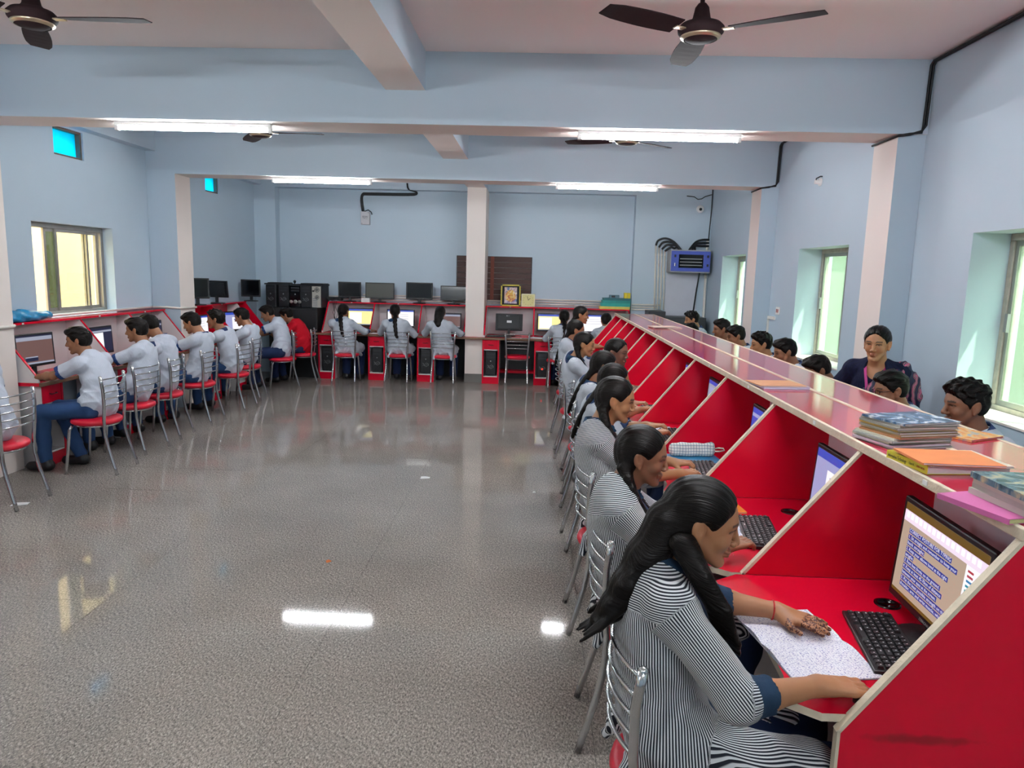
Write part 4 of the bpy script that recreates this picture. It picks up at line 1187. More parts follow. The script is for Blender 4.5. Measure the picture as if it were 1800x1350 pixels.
# monitors on the carrels, near side
kinds = ['posture', 'blue', 'bluedeep', 'sky', 'white', 'blue', 'code', 'sky', 'blue', 'white', 'blue']
words = ['nearest carrel, with the typing posture text', 'second red carrel, lilac document window', 'third red carrel, deep blue window', 'fourth red carrel, pale blue picture', 'fifth red carrel', 'sixth red carrel', 'seventh red carrel', 'eighth red carrel', 'ninth red carrel', 'tenth red carrel', 'last red carrel by the back wall']
for i in range(len(DY) - 1):
    cy = DY[i + 1] - (.47, .585, .53, .36)[i] if i < 4 else DY[i + 1] - .36
    w_ = .50 if i == 0 else .45
    t, R, (sx0, sz0, sw, sh), so = monitor('black monitor in the ' + words[i], (1.23 if i else 1.195, cy, TZ), -PI / 2 + (.0 if i else -.04), w_, .335 if i == 0 else .29, kinds[i], .07, 'monitors in the red carrels', gap=.05 if i == 0 else .08)
    if i == 0:
        lines = [('CORRECT POSTURE FOR TYPING', .70), ('1. Sit straight and remember to keep your', .80), ('back straight.', .30), ('2. Keep your elbows bend at the right', .70), ('angle.', .15), ('3. Rest feet firmly on the ground.', .62), ('4. Keep at least 45-70cm of distance', .66), ('between your eyes at the screen.', .60), ('5. Put the least possible strength on the', .76), ('shoulder, arm and wrist muscle, whic', .72)]
        # text sits on the sloping screen: local transforms follow the screen's tilt
        for k_, (body, wd) in enumerate(lines):
            v = .70 - k_ * .066
            b_ = MB(); yy = -.0132
            ww = wd * .78
            b_.quad((sx0 + .10 * sw, yy, sz0 + v * sh), (sx0 + (.10 + ww) * sw, yy, sz0 + v * sh), (sx0 + (.10 + ww) * sw, yy, sz0 + (v + .052) * sh), (sx0 + .10 * sw, yy, sz0 + (v + .052) * sh)).xf(R)
            b_.build('text_highlight', M_HL, so)
            o = text(body, .0145 if k_ else .0165, 'text_line', M_TXT, so, R @ Vector((sx0 + .105 * sw, -.0136, sz0 + (v + .012) * sh)), (PI / 2 - .07, 0, 0), 0)
            bw_ = o.dimensions.x if o.dimensions.x > 0 else 1
            xs = [p.co.x for p in o.data.vertices]; o.scale = ((ww * sw * .97) / (max(xs) - min(xs)), 1, 1)
        cols_ = ['C04050', 'C05060', '4090C8', '30A0B8', '38B0A8', '70C060', '38B090', '3880C8', 'D07060', 'D06050', 'C05040', 'D04040', 'C04880', 'B050B0', '8050C0']
        for k_, c_ in enumerate(cols_):
            v = .74 - k_ * .048
            MB().quad((sx0 + .825 * sw, -.0134, sz0 + v * sh), (sx0 + .885 * sw, -.0134, sz0 + v * sh), (sx0 + .885 * sw, -.0134, sz0 + (v + .022) * sh), (sx0 + .825 * sw, -.0134, sz0 + (v + .022) * sh)).xf(R).build('style_swatch', emi('swatch_' + c_, c_, .7), so)
        for k_ in range(16):
            MB().box((sx0 + (.03 + k_ * .058) * sw, -.0134, sz0 + .845 * sh), (sx0 + (.065 + k_ * .058) * sw, -.0131, sz0 + .905 * sh)).xf(R).build('toolbar_icon', emi('screen_icon', 'FFFFFF', 1.0), so)
        text('ZEBRONICS', .013, 'brand_lettering', mat('silver_lettering', 'C8C8C8', .4), so, R @ Vector((-.04, -.0128, .006)), (PI / 2 - .07, 0, 0), 0)
kb = ['black keyboard beside the open notebook in the nearest carrel', 'black keyboard with light keys in the second red carrel', 'black keyboard in the third red carrel, before the chequered pouch']
keyboard(kb[0], (1.055, 2.03, TZ + .001), -PI / 2 - .17, .37, .145, True, 'carrel keyboards')
keyboard(kb[1], (.96, 2.94, TZ + .001), -PI / 2 - .15, .38, .145, True, 'carrel keyboards')
keyboard(kb[2], (.945, 3.89, TZ + .001), -PI / 2 - .12, .38, .145, True, 'carrel keyboards')
for i in range(3, 8):
    keyboard('black keyboard in the %s red carrel from the near end' % ['', '', '', 'fourth', 'fifth', 'sixth', 'seventh', 'eighth'][i], (.93, DY[i] + .40, TZ + .001), -PI / 2, .38, .14, False, 'carrel keyboards')
mouse('black mouse under the long-haired person\'s hand', (.890, 1.722, TZ + .001), -PI / 2 + .05)

# ------------------------------------------------------------------ paper, notebooks, pouch on the carrel tables
M_INK = mat('ruled_written_page', 'E4E3EA', .8)
def ruled():
    m = bpy.data.materials.new('handwritten_page'); m.use_nodes = True; t = NT(m); b = t.n['Principled BSDF']; b.inputs['Roughness'].default_value = .8
    tc = t.add('ShaderNodeTexCoord'); sp = t.add('ShaderNodeSeparateXYZ'); t.link(tc.outputs['Object'], sp.inputs[0])
    mu = t.add('ShaderNodeMath', operation='MULTIPLY'); mu.inputs[1].default_value = 125; t.link(sp.outputs['Y'], mu.inputs[0])
    fr = t.add('ShaderNodeMath', operation='FRACT'); t.link(mu.outputs[0], fr.inputs[0])
    ln = t.add('ShaderNodeMath', operation='LESS_THAN'); ln.inputs[1].default_value = .10; t.link(fr.outputs[0], ln.inputs[0])
    mp = t.add('ShaderNodeMapping'); mp.inputs['Scale'].default_value = (430, 140, 1); t.link(tc.outputs['Object'], mp.inputs[0])
    nz = t.add('ShaderNodeTexNoise'); nz.inputs['Scale'].default_value = 1; nz.inputs['Detail'].default_value = 1.5; t.link(mp.outputs[0], nz.inputs['Vector'])
    g = t.add('ShaderNodeMath', operation='GREATER_THAN'); g.inputs[1].default_value = .60; t.link(nz.outputs['Fac'], g.inputs[0])
    b1 = t.add('ShaderNodeMath', operation='GREATER_THAN'); b1.inputs[1].default_value = .2; t.link(fr.outputs[0], b1.inputs[0])
    n2 = t.add('ShaderNodeTexNoise'); n2.inputs['Scale'].default_value = 13; t.link(tc.outputs['Object'], n2.inputs['Vector'])
    g2 = t.add('ShaderNodeMath', operation='GREATER_THAN'); g2.inputs[1].default_value = .30; t.link(n2.outputs['Fac'], g2.inputs[0])
    m1 = t.add('ShaderNodeMath', operation='MULTIPLY'); t.link(g.outputs[0], m1.inputs[0]); t.link(b1.outputs[0], m1.inputs[1])
    m2 = t.add('ShaderNodeMath', operation='MULTIPLY'); t.link(m1.outputs[0], m2.inputs[0]); t.link(g2.outputs[0], m2.inputs[1])
    x1 = t.add('ShaderNodeMix', data_type='RGBA'); x1.inputs[6].default_value = lin('E9E8EF'); x1.inputs[7].default_value = lin('B9BDD8'); t.link(ln.outputs[0], x1.inputs[0])
    x2 = t.add('ShaderNodeMix', data_type='RGBA'); x2.inputs[7].default_value = lin('5A57A6'); t.link(m2.outputs[0], x2.inputs[0]); t.link(x1.outputs[2], x2.inputs[6])
    t.link(x2.outputs[2], b.inputs['Base Color']); return m
M_RULED = ruled()
def open_notebook(label, loc, rz, w=.30, d=.22, group=None):
    """open flat: two curved leaves of pages with a fold between"""
    t = thing('open_notebook', label, 'notebook', loc, rz, group)
    for sx in (-1, 1):
        m = MB(); n = 9; vs = []; fs = []
        for j in (-1, 1):
            for i in range(n):
                u = i / (n - 1); x = sx * u * w / 2; z = .003 + .010 * math.sin(min(1, u * 1.6) * PI) * (1 - u * .6)
                vs += [(x, j * d / 2, z), (x, j * d / 2, .0005)]
        for i in range(n - 1):
            a, b = i * 2, i * 2 + 2; c, e = n * 2 + i * 2, n * 2 + i * 2 + 2
            q = [(a, b, e, c), (a + 1, c + 1, e + 1, b + 1), (a, a + 1, b + 1, b), (c, e, e + 1, c + 1)]
            fs += [tuple(reversed(f_)) if sx < 0 else f_ for f_ in q]
        q = (2 * n - 2, 2 * n - 1, 4 * n - 1, 4 * n - 2); fs.append(tuple(reversed(q)) if sx < 0 else q)
        m._add(vs, fs, 0, False); m.build('page_block', M_RULED, t)
    MB().box((-w / 2 - .003, -d / 2 - .003, 0), (w / 2 + .003, d / 2 + .003, .0008)).build('cover', mat('notebook_cover_grey', '7B7C86', .6), t)
    return t
open_notebook('open ruled notebook with blue handwriting under the hennaed hand', (.815, 2.02, TZ + .001), PI / 2 + .16, .40, .255)
open_notebook('open white notebook under the hand of the second person in the carrel row', (.80, 2.93, TZ + .001), PI / 2 + .1, .34, .22)
open_notebook('open white notebook behind the third carrel keyboard', (.86, 4.90, TZ + .001), PI / 2, .34, .22)
def flat_book(label, loc, rz, w, d, th, cover, pages='E2DFE2', name='notebook', cat='notebook', group=None, spine=True, coverm=None, sag=0.):
    t = thing(name, label, cat, loc, rz, group)
    cm = coverm or mat('cover_' + cover, cover, .45, noise=.12, nscale=12)
    pm = mat('pages_' + pages, pages, .8, noise=.1, nscale=90, stretch=(1, 1, 20))
    MB().box((-w / 2 + .003, -d / 2 + .003, .0012), (w / 2 - .003, d / 2 - .003, th - .0012)).build('page_block', pm, t)
    c = MB(); c.box((-w / 2, -d / 2, th - .0012), (w / 2, d / 2, th)); c.box((-w / 2, -d / 2, 0), (w / 2, d / 2, .0012))
    if spine: c.box((-w / 2, -d / 2, .0012), (-w / 2 + .003, d / 2, th - .0012))
    c.build('cover', cm, t)
    return t
def marbled(name, a, b, c):
    m = bpy.data.materials.new(name); m.use_nodes = True; t = NT(m); bb = t.n['Principled BSDF']; bb.inputs['Roughness'].default_value = .25
    tc = t.add('ShaderNodeTexCoord'); n = t.add('ShaderNodeTexNoise'); n.inputs['Scale'].default_value = 14; n.inputs['Detail'].default_value = 5; n.inputs['Distortion'].default_value = 1.5
    t.link(tc.outputs['Object'], n.inputs['Vector']); r = t.add('ShaderNodeValToRGB'); e = r.color_ramp.elements
    e[0].position = .36; e[0].color = lin(a); e[1].position = .66; e[1].color = lin(c); k_ = e.new(.5); k_.color = lin(b)
    t.link(n.outputs['Fac'], r.inputs[0]); t.link(r.outputs[0], bb.inputs['Base Color']); return m
M_PIC1 = marbled('printed_sea_cover', '1F3350', '58738F', 'D8DCE0'); M_PIC2 = marbled('printed_forest_cover', '20343A', '5E7684', 'C0B08A')
ZT = 1.237
ordn = ['bottom', 'second from bottom', 'third from bottom', 'fourth from bottom', 'fifth from bottom', 'sixth from bottom', 'seventh from bottom', 'eighth from bottom', 'ninth from bottom', 'tenth from bottom', 'second from top', 'top']
z = ZT; cvs = ['9A9A90', 'B9A9B4', 'B8B49A', '9FA39C', 'C9C2B0', 'A8744E', 'B99A6A', '8E8878', 'C8A050', '8C8A80', 'A09A90', '3A4F68']
pgs = ['D9D2DC', 'E2DCE4', 'D8D4C4', 'DCD8DC', 'E0D8D8', 'D8A8A0', 'E4DEE2', 'D8D0D0', 'E4DCDC', 'D8CCC8', 'DAD2CC', 'D6D0CC']
for k_ in range(12):
    th = random.uniform(.006, .0085)
    flat_book('%s notebook of the tall stack on the carrel ledge%s' % (ordn[k_], ', with blue printed cover' if k_ == 11 else ''), (1.335 + random.uniform(-.010, .010) - (.02 if k_ < 5 else 0), 2.555 + random.uniform(-.010, .010), z), -PI / 2 * 0 + .30 + random.uniform(-.06, .06), .245 + random.uniform(-.008, .008), .19, th, cvs[k_], pgs[k_], group='notebooks of the tall stack', coverm=M_PIC1 if k_ == 11 else None)
    z += th + .0004
flat_book('orange illustrated magazine lying flat behind the tall notebook stack', (1.60, 2.76, ZT), .5, .20, .28, .008, 'E09A40', 'C87080', 'magazine', 'magazine', coverm=marbled('printed_orange_cover', 'D8762A', 'E8A850', '7E9AA8'))
tb = flat_book('yellow spined information technology textbook under an orange notebook', (1.295, 2.235, ZT), .12, .27, .20, .026, 'D8C83C', 'DAD2DA', 'textbook', 'book')
text('Information Technology', .0155, 'spine_title', mat('dark_print', '2A2A28', .6), tb, (-.1353, .092, .008), (PI / 2, 0, -PI / 2), .0002, sx=.62)
text('Class X', .011, 'spine_class', mat('dark_print', '2A2A28', .6), tb, (-.1353, -.015, .010), (PI / 2, 0, -PI / 2), .0002, sx=.7)
text('SUMITA ARORA', .009, 'spine_author', mat('red_print', 'A03020', .6), tb, (-.1353, -.052, .010), (PI / 2, 0, -PI / 2), .0002, sx=.6)
flat_book('pale notebook between the textbook and the orange notebook', (1.30, 2.215, ZT + .0265), .05, .25, .20, .006, 'D8CFC0', 'E6E2E6')
flat_book('orange covered notebook on top of the yellow spined textbook', (1.27, 2.19, ZT + .033), -.02, .24, .185, .007, 'E08850', 'DCD4E0')
z = ZT
for k_, (cv, pg, th, l) in enumerate((('C868A0', 'C8CC90', .014, 'pink folder at the bottom of the near notebook stack, its corner jutting out'), ('B8B4A8', 'CFC6C0', .016, 'second notebook up in the near stack'), ('A8A69A', 'C8C2BC', .014, 'third notebook up in the near stack'), ('B8B2A0', 'C6BEB8', .012, 'fourth notebook up in the near stack'), ('3F5560', 'D6D2CC', .016, 'top notebook of the near stack with dark printed cover'))):
    flat_book(l, (1.30 - (.05 if k_ == 0 else 0) + random.uniform(-.008, .008), 1.80 + random.uniform(-.012, .012) + (.02 if k_ == 0 else 0), z), .05 + .28 * (k_ == 0) + random.uniform(-.05, .05), .30 if k_ == 0 else .26, .21, th, cv, pg, group='notebooks of the near stack', coverm=M_PIC2 if k_ == 4 else None); z += th + .0005
flat_book('spiral pad lying on the carrel ledge under an orange notebook', (1.30, 3.83, ZT), .10, .25, .19, .012, 'B8B8CC', 'C8C8DC')
flat_book('orange notebook on the spiral pad halfway along the carrel ledge', (1.28, 3.84, ZT + .0125), .14, .25, .19, .005, 'E0A070', 'E0DCE0')
flat_book('pale pink notebook far along the carrel ledge', (1.42, 8.05, ZT), .1, .32, .24, .010, 'D8B0A8', 'E4DCD8')
flat_book('thin cream notebook on the pale pink one far along the carrel ledge', (1.40, 8.02, ZT + .0105), .25, .30, .22, .006, 'E0C8B8', 'E4DCD8')
flat_book('blue paper booklet under the chequered pouch in the third carrel', (.95, 4.17, TZ + .001), .1, .30, .20, .006, '2F86B4', 'D8E0E4')
flat_book('small orange notebook beside the second carrel keyboard', (.90, 3.27, TZ + .001), .1, .16, .16, .007, 'E8903A', 'E4DCD8')
def check_mat():
    m = bpy.data.materials.new('chequered_cloth'); m.use_nodes = True; t = NT(m); b = t.n['Principled BSDF']; b.inputs['Roughness'].default_value = .8
    tc = t.add('ShaderNodeTexCoord'); sp = t.add('ShaderNodeSeparateXYZ'); t.link(tc.outputs['Object'], sp.inputs[0]); outs = []
    for ax in ('X', 'Z'):
        mu = t.add('ShaderNodeMath', operation='MULTIPLY'); mu.inputs[1].default_value = 60; t.link(sp.outputs[ax], mu.inputs[0])
        fr = t.add('ShaderNodeMath', operation='FRACT'); t.link(mu.outputs[0], fr.inputs[0]); ls = t.add('ShaderNodeMath', operation='LESS_THAN'); ls.inputs[1].default_value = .14; t.link(fr.outputs[0], ls.inputs[0]); outs.append(ls)
    mx = t.add('ShaderNodeMath', operation='MAXIMUM'); t.link(outs[0].outputs[0], mx.inputs[0]); t.link(outs[1].outputs[0], mx.inputs[1])
    x = t.add('ShaderNodeMix', data_type='RGBA'); x.inputs[6].default_value = lin('E2E4DE'); x.inputs[7].default_value = lin('4E7488'); t.link(mx.outputs[0], x.inputs[0]); t.link(x.outputs[2], b.inputs['Base Color']); return m
pt = thing('pencil_pouch', 'white chequered pencil pouch with loop strap in the third carrel', 'pouch', (.95, 4.22, TZ + .008), .05)
V = Vol((-.16, -.06, -.01), (.16, .06, .11), .005); V.cone((-.105, 0, .024), (.10, 0, .022), .030, .028); V.cone((-.115, 0, .060), (.11, 0, .072), .012, .012, .05); V.cone((-.12, 0, .03), (-.118, 0, .06), .012, .010, .03); V.warp(lambda p: np.sin(p[:, 0] * 70 + p[:, 2] * 40) * .0025 + np.sin(p[:, 0] * 33) * .003); V.plane_cut((0, 0, -1), 0., .01)
co, F = V.mesh(); np_mesh('cloth_body', co, F, [check_mat()], pt)
MB().tube([(.12, 0, .045), (.155, .005, .05), (.185, 0, .05), (.19, -.008, .04), (.16, -.012, .034), (.12, -.006, .032)], .005, 8).build('loop_strap', mat('cream_strap', 'DDD6C4', .8), pt)

# ------------------------------------------------------------------ drawer pedestals
def pedestal(label, loc, rz, w=.25, d=.44, group=None, deskz=.72):
    t = thing('drawer_pedestal', label, 'pedestal', loc, rz, group)
    for q in (-1, 1):
        MB().box((q * (w / 2) - .009, 0, 0), (q * (w / 2) + .009, d, deskz)).build('side_panel', M_WHITE, t)
        MB().box((q * (w / 2) - .012, -.006, 0), (q * (w / 2) + .012, 0, deskz)).build('edge_strip', M_RED, t)
    MB().box((-w / 2 + .009, d - .012, .1), (w / 2 - .009, d, deskz)).build('back_panel', M_WHITE, t)
    MB().box((-w / 2 + .009, .0, .11), (w / 2 - .009, d - .012, .125)).build('niche_floor', M_WHITE, t)
    MB().box((-w / 2 + .009, .0, deskz - .175), (w / 2 - .009, d - .012, deskz - .163)).build('niche_ceiling', M_WHITE, t)
    dr = MB().box((-w / 2 + .013, -.004, deskz - .16), (w / 2 - .013, .015, deskz - .006)).build('drawer', M_RED, t, bevel=.002)
    MB().tube([(-.04, -.004, deskz - .08), (-.038, -.022, deskz - .085), (.038, -.022, deskz - .085), (.04, -.004, deskz - .08)], .004, 8).build('handle', M_BLACK, dr)
    MB().box((-w / 2 + .012, -.004, 0), (w / 2 - .012, .015, .11)).build('plinth', M_RED, t)
    return t
# ------------------------------------------------------------------ back row of desks
wt = thing('worktop', 'long red worktop with brown edge along the back wall, round the middle column', 'worktop', (-1.0, 11.9, .75))
MB().box((-3.66, 11.525, .722), (1.52, 11.632, .75)).build('front_board', M_RED, wt, True)
MB().box((-3.66, 11.500, .720), (1.52, 11.525, .752)).build('wood_edge', M_WOOD, wt, True, bevel=.004)
MB().box((-3.66, 11.632, .722), (-1.18, 12.29, .75)).build('board', M_RED, wt, True)
MB().box((-.86, 11.632, .722), (1.52, 12.29, .75)).build('board', M_RED, wt, True)
MB().box((-3.66, 12.20, .0), (-1.18, 12.22, .72)).build('modesty_panel', M_DARK, wt, True)
MB().box((-.86, 12.20, .0), (1.52, 12.22, .72)).build('modesty_panel', M_DARK, wt, True)
MB().box((-.86, 12.0, .12), (1.5, 12.2, .16)).build('foot_rail', M_RED, wt, True)
def hutch(label, xs, zt=1.222):
    t = thing('desk_hutch', label, 'hutch', ((xs[0] + xs[-1]) / 2, 12.0, .752))
    MB().box((xs[0] - .01, 11.95, zt), (xs[-1] + .01, 12.29, zt + .018)).build('shelf', M_RED, t, True)
    MB().box((xs[0], 12.27, .754), (xs[-1], 12.288, zt)).build('back_panel', M_WHITE, t, True)
    for x in xs:
        d = MB().prism([(12.268, .754), (11.57, .754), (11.57, .785), (11.955, zt), (12.268, zt)], x - .008, x + .008, 0).build('divider', M_WHITE, t, True)
        v = Vector((0, 11.955 - 11.57, zt - .785)); e = MB().obox((x, (11.57 + 11.955) / 2, (.785 + zt) / 2), (.02, v.length, .008), Matrix.Rotation(math.atan2(v.z, v.y), 3, 'X'))
        eo = e.build('edge_strip', M_RED, d); eo.location = -t.location
    for x in (xs[0] + xs[1]) / 2, (xs[1] + xs[2]) / 2:
        MB().box((x - .012, 11.947, zt + .003), (x + .012, 11.9505, zt + .016)).build('number_sticker', M_TRIMW, t, True)
    return t
hutch('red topped hutch with white partitions, left of the middle column', [-3.50, -2.72, -1.93, -1.185])
hutch('red topped hutch with white partitions, right of the middle column', [-.855, -.06, .74, 1.50])
for x, l in ((-3.42, 'left end of the back worktop'), (-2.60, 'under the back worktop between the first two seated persons'), (-1.80, 'under the back worktop, beside the third seated person'), (-.74, 'just right of the middle column'), (.10, 'holding the computer with a red light'), (.92, 'hidden behind the far end of the carrels')):
    pedestal('red drawer pedestal with open niche, ' + l, (x, 11.535, 0), 0, group='drawer pedestals of the back desks')
for x, st, l in ((-2.60, 'plain', 'second back pedestal from the left'), (-1.80, 'plain', 'pedestal left of the middle column'), (-.74, 'plain', 'pedestal right of the middle column'), (.10, 'lit', 'pedestal with the glowing red light'), (-3.42, 'plain', 'leftmost back pedestal')):
    tower('black computer tower in the niche of the ' + l, (x, 11.78, .126), 0, .17, .40, .40, st, 'towers in the back pedestals')
GB = 'monitors on the back worktop'
monitor('monitor with yellow sheet before the braided person at the back desk', (-2.98, 12.02, .75), .05, .44, .30, 'yellow', group=GB)
monitor('monitor with white page before the ribbon-haired person at the back desk', (-2.30, 12.02, .75), 0, .47, .30, 'white', group=GB)
monitor('small tan monitor beside the third person at the back desk', (-1.46, 12.05, .75), 0, .36, .26, 'maroon', group=GB)
bm, _, _, _ = monitor('black monitor turned round, its maker\'s mark and label facing out', (-.47, 11.95, .75), PI - .04, .45, .28, 'off', group=GB, tilt=-.02)
bm_mark = text('LG', .022, 'brand_lettering', mat('grey_lettering', 'B8B8BC', .5), bm, (.018, .0435, .33), (PI / 2, 0, PI), .0004)
MB().lathe([(.001, .001), (.011, .001), (.011, 0)], n=16).xf(Matrix.Translation((.034, .0425, .338)) @ Matrix.Rotation(-PI / 2, 4, 'X')).build('brand_disc', mat('grey_lettering', 'B8B8BC', .5), bm)
MB().box((-.045, .042, .225), (.035, .0432, .262)).build('rating_label', M_TRIMW, bm)
monitor('monitor with pale yellow page right of the middle column', (.22, 12.02, .75), 0, .45, .30, 'yellow', group=GB)
monitor('monitor with white page beside the far end of the carrels', (.96, 12.02, .75), 0, .47, .31, 'white', group=GB)
keyboard('black keyboard on the back worktop before the turned-round monitor', (-.62, 11.70, .752), .05, .40, .13, False)
keyboard('black keyboard on the back worktop by the white screen', (-2.25, 11.72, .752), 0, .40, .13, False)
flat_book('white paper pad on the back worktop left of the ribbon-haired person', (-2.62, 11.66, .752), .2, .22, .16, .012, 'DCDCDC')
flat_book('white papers on the back worktop right of the empty chair', (.02, 11.66, .752), -.3, .24, .16, .012, 'D0D2DC')
GS = 'spare monitors on the back shelf'
ZS = 1.241
monitor('dark spare monitor, leftmost on the back shelf', (-3.18, 12.10, ZS), .10, .38, .26, 'off', -.05, GS, .07)
monitor('spare monitor with grey screen, second on the back shelf', (-2.67, 12.10, ZS), 0, .49, .27, 'offgrey', .05, GS, .06)
monitor('dark spare monitor, third on the back shelf', (-2.00, 12.10, ZS), -.03, .45, .28, 'off', .05, GS, .07)
monitor('dark spare monitor partly behind the middle column on the back shelf', (-1.42, 12.12, ZS), 0, .45, .25, 'off', .05, GS, .06)
MB().box((-2.96, 12.0, ZS), (-2.82, 12.08, ZS + .07)).build('x', M_TRIMW)
o = bpy.data.objects['x']; o.name = 'paper_box'; tag(o, 'small white paper box between the first two spare monitors', 'box')
# framed picture, clock, boxes
fp = thing('framed_picture', 'framed devotional picture in a yellow frame leaning on the back shelf', 'picture', (-.46, 12.03, ZS))
fm = mat('yellow_gilt_frame', 'C2B23A', .4, noise=.25, nscale=60, bump=.3, bscale=120); Rl = Matrix.Rotation(-.10, 4, 'X')
fr = MB()
for (a, b, c, d) in ((-.165, 0, .165, .024), (-.165, .336, .165, .36), (-.165, .024, -.141, .336), (.141, .024, .165, .336)): fr.box((a, -.012, b), (c, .012, d))
fr.xf(Rl).build('frame', fm, fp, bevel=.004)
MB().box((-.142, -.002, .022), (.142, .004, .338)).xf(Rl).build('black_mount', M_BLACKG, fp)
art = MB().box((-.105, -.005, .045), (.105, -.002, .315), 0).xf(Rl).build('print', marbled('pastel_print', '4E6E9A', 'C8A8A0', 'E0D0C8'), fp)
a2 = MB().lathe([(.001, .001), (.07, .001), (.085, 0)], n=24, sy=1.25).xf(Rl @ Matrix.Translation((0, -.0055, .165)) @ Matrix.Rotation(PI / 2, 4, 'X')); a2.build('print_centre', marbled('gold_print', 'B84038', 'E0B040', 'F0E0C0'), art)
a3 = MB().box((-.09, -.0062, .05), (.09, -.005, .10)).xf(Rl); a3.build('print_base', marbled('floral_print', '7A6A8A', 'D8C0C0', 'F0ECEC'), art)
for sx in (-.153, .153):
    for sz in (.012, .348): MB().box((sx - .012, -.0145, sz - .010), (sx + .012, -.012, sz + .010)).xf(Rl).build('corner_block', M_BLACK, fp)
ck = thing('square_clock', 'cream square clock leaning beside the framed picture', 'clock', (-.165, 12.02, ZS))
Rk = Matrix.Rotation(-.08, 4, 'X')
MB().box((-.115, -.012, 0), (.115, .012, .215)).xf(Rk).build('case', mat('cream_plastic', 'E8E2C0', .4), ck, bevel=.006)
MB().box((-.098, -.0135, .016), (.098, -.0118, .198)).xf(Rk).build('dial', mat('yellow_dial', 'D6CE8E', .5, noise=.08), ck)
for k_ in range(12):
    a = k_ * PI / 6; MB().box((.080 * math.sin(a) - .004, -.0145, .107 + .078 * math.cos(a) - .004), (.080 * math.sin(a) + .004, -.0134, .107 + .078 * math.cos(a) + .004)).xf(Rk).build('hour_mark', mat('dial_mark', '8A8048', .5), ck)
for ang, L_ in ((-.25, .07), (.75, .05)):
    MB().tube([(0, -.0155, .107), (L_ * math.sin(ang), -.0155, .107 + L_ * math.cos(ang))], .003, 6).xf(Rk).build('hand', M_BLACK, ck)
tm = [('D8CC62', .045, 'yellow green flat box at the bottom of the box pile on the back shelf'), ('2CA89C', .055, 'turquoise flat box second up in the box pile on the back shelf'), ('1F8F88', .045, 'teal flat box third up in the box pile on the back shelf'), ('2A6C74', .035, 'dark teal flat box high in the box pile on the back shelf')]
z = ZS
for k_, (c, th, l) in enumerate(tm):
    t = thing('flat_box', l, 'box', (1.27 + .01 * k_, 12.08, z), .03 * (k_ - 1), 'box pile on the back shelf'); w_ = .50 - .02 * k_
    MB().box((-w_ / 2, -.11, 0), (w_ / 2, .11, th * .6)).build('tray', mat('card_' + c, c, .45, noise=.18, nscale=15), t, bevel=.002)
    MB().box((-w_ / 2 - .002, -.112, th * .6), (w_ / 2 + .002, .112, th)).build('lid', mat('card_' + c, c, .45), t, bevel=.002); z += th + .001
t = thing('small_box', 'grey blue small box on top of the teal pile', 'box', (1.24, 12.06, z)); MB().box((-.06, -.05, 0), (.10, .05, .05)).build('carton', mat('card_5A7C8C', '5A7C8C', .45, noise=.15), t, bevel=.002); MB().box((-.03, -.052, .01), (.03, -.05, .04)).build('printed_patch', M_DARK, t)
t = thing('yellow_box', 'small bright yellow box at the end of the teal pile', 'box', (1.47, 12.05, z)); MB().box((-.05, -.05, 0), (.05, .05, .09)).build('carton', mat('card_E8D020', 'E8D020', .45, noise=.1), t, bevel=.002); MB().box((-.002, -.052, 0), (.002, -.05, .09)).build('seam', M_GREY, t)
V = Vol((.55, 11.95, 1.2), (.85, 12.2, 1.36), .006); V.ell((.68, 12.07, 1.26), (.08, .05, .03)); V.ell((.73, 12.06, 1.275), (.05, .05, .03), None, .02); V.warp(lambda p: np.sin(p[:, 0] * 120) * np.sin(p[:, 1] * 110) * .006); V.plane_cut((0, 0, -1), -1.241)
co, F = V.mesh(); tag(np_mesh('crumpled_bag', co, F, [mat('clear_plastic_bag', 'C8C4C2', .35)], None), 'crumpled pale plastic bag on the back shelf', 'bag')
# loose cables at the left end of the back shelf
cb = thing('cable_tangle', 'tangle of black cables hanging over the left end of the back shelf', 'cable', (-3.42, 12.0, ZS))
for k_ in range(5):
    pts = [(.15 * math.cos(a * 2.2 + k_) * (1 - .1 * k_) * .9, .06 * math.sin(a * 3 + k_), .02 + .05 * abs(math.sin(a + k_))) for a in np.linspace(0, 4, 22)]
    MB().tube(pts, .008, 6).build('cable_loop', M_CABLE, cb)
for k_ in range(3):
    pts = [(.03 * k_, -.06, .01), (.02 * k_ + .01, -.085, -.06), (.04 + .05 * math.sin(k_ * 2), -.09, -.18), (.02 + .03 * k_, -.09, -.26 - .05 * k_), (.05, -.09, -.33), (.02, -.09, -.38 + .08 * k_)]
    MB().tube(pts, .004, 6).build('hanging_cable', M_CABLE, cb)
MB().box((.0, -.105, -.44), (.05, -.075, -.39)).build('plug', M_BLACK, cb, bevel=.005)

# ------------------------------------------------------------------ shuttered window in the back wall
wn += 1
M_SLAT = mat('dark_brown_shutter', '4A302A', .6, noise=.4, nscale=18, bump=.2, bscale=40, stretch=(1, 1, 4))
M_STILE = mat('red_brown_stile', '7A3A2A', .6, noise=.3, nscale=25)
sr = frame_ring(MB(), 0, 0, 0, 0, 0, 0, 0) if False else MB()
sr.box((-1.40, YB - .012, 1.32), (-.12, YB - .002, 2.06)); sh = struct(sr.build('window_%d' % wn, M_BLACK)); sh['label'] = 'dark brown wooden shutters with wires across'
for k_ in range(8):
    MB().box((-1.385, YB - .030, 1.335 + k_ * .0905), (-.135, YB - .012, 1.335 + k_ * .0905 + .084)).build('slat', M_SLAT, sh)
    if k_: MB().tube([(-1.385, YB - .033, 1.331 + k_ * .0905), (-.135, YB - .033, 1.331 + k_ * .0905)], .003, 6).build('wire', M_ALU, sh)
MB().box((-.82, YB - .038, 1.335), (-.76, YB - .030, 2.055)).build('stile', M_STILE, sh)
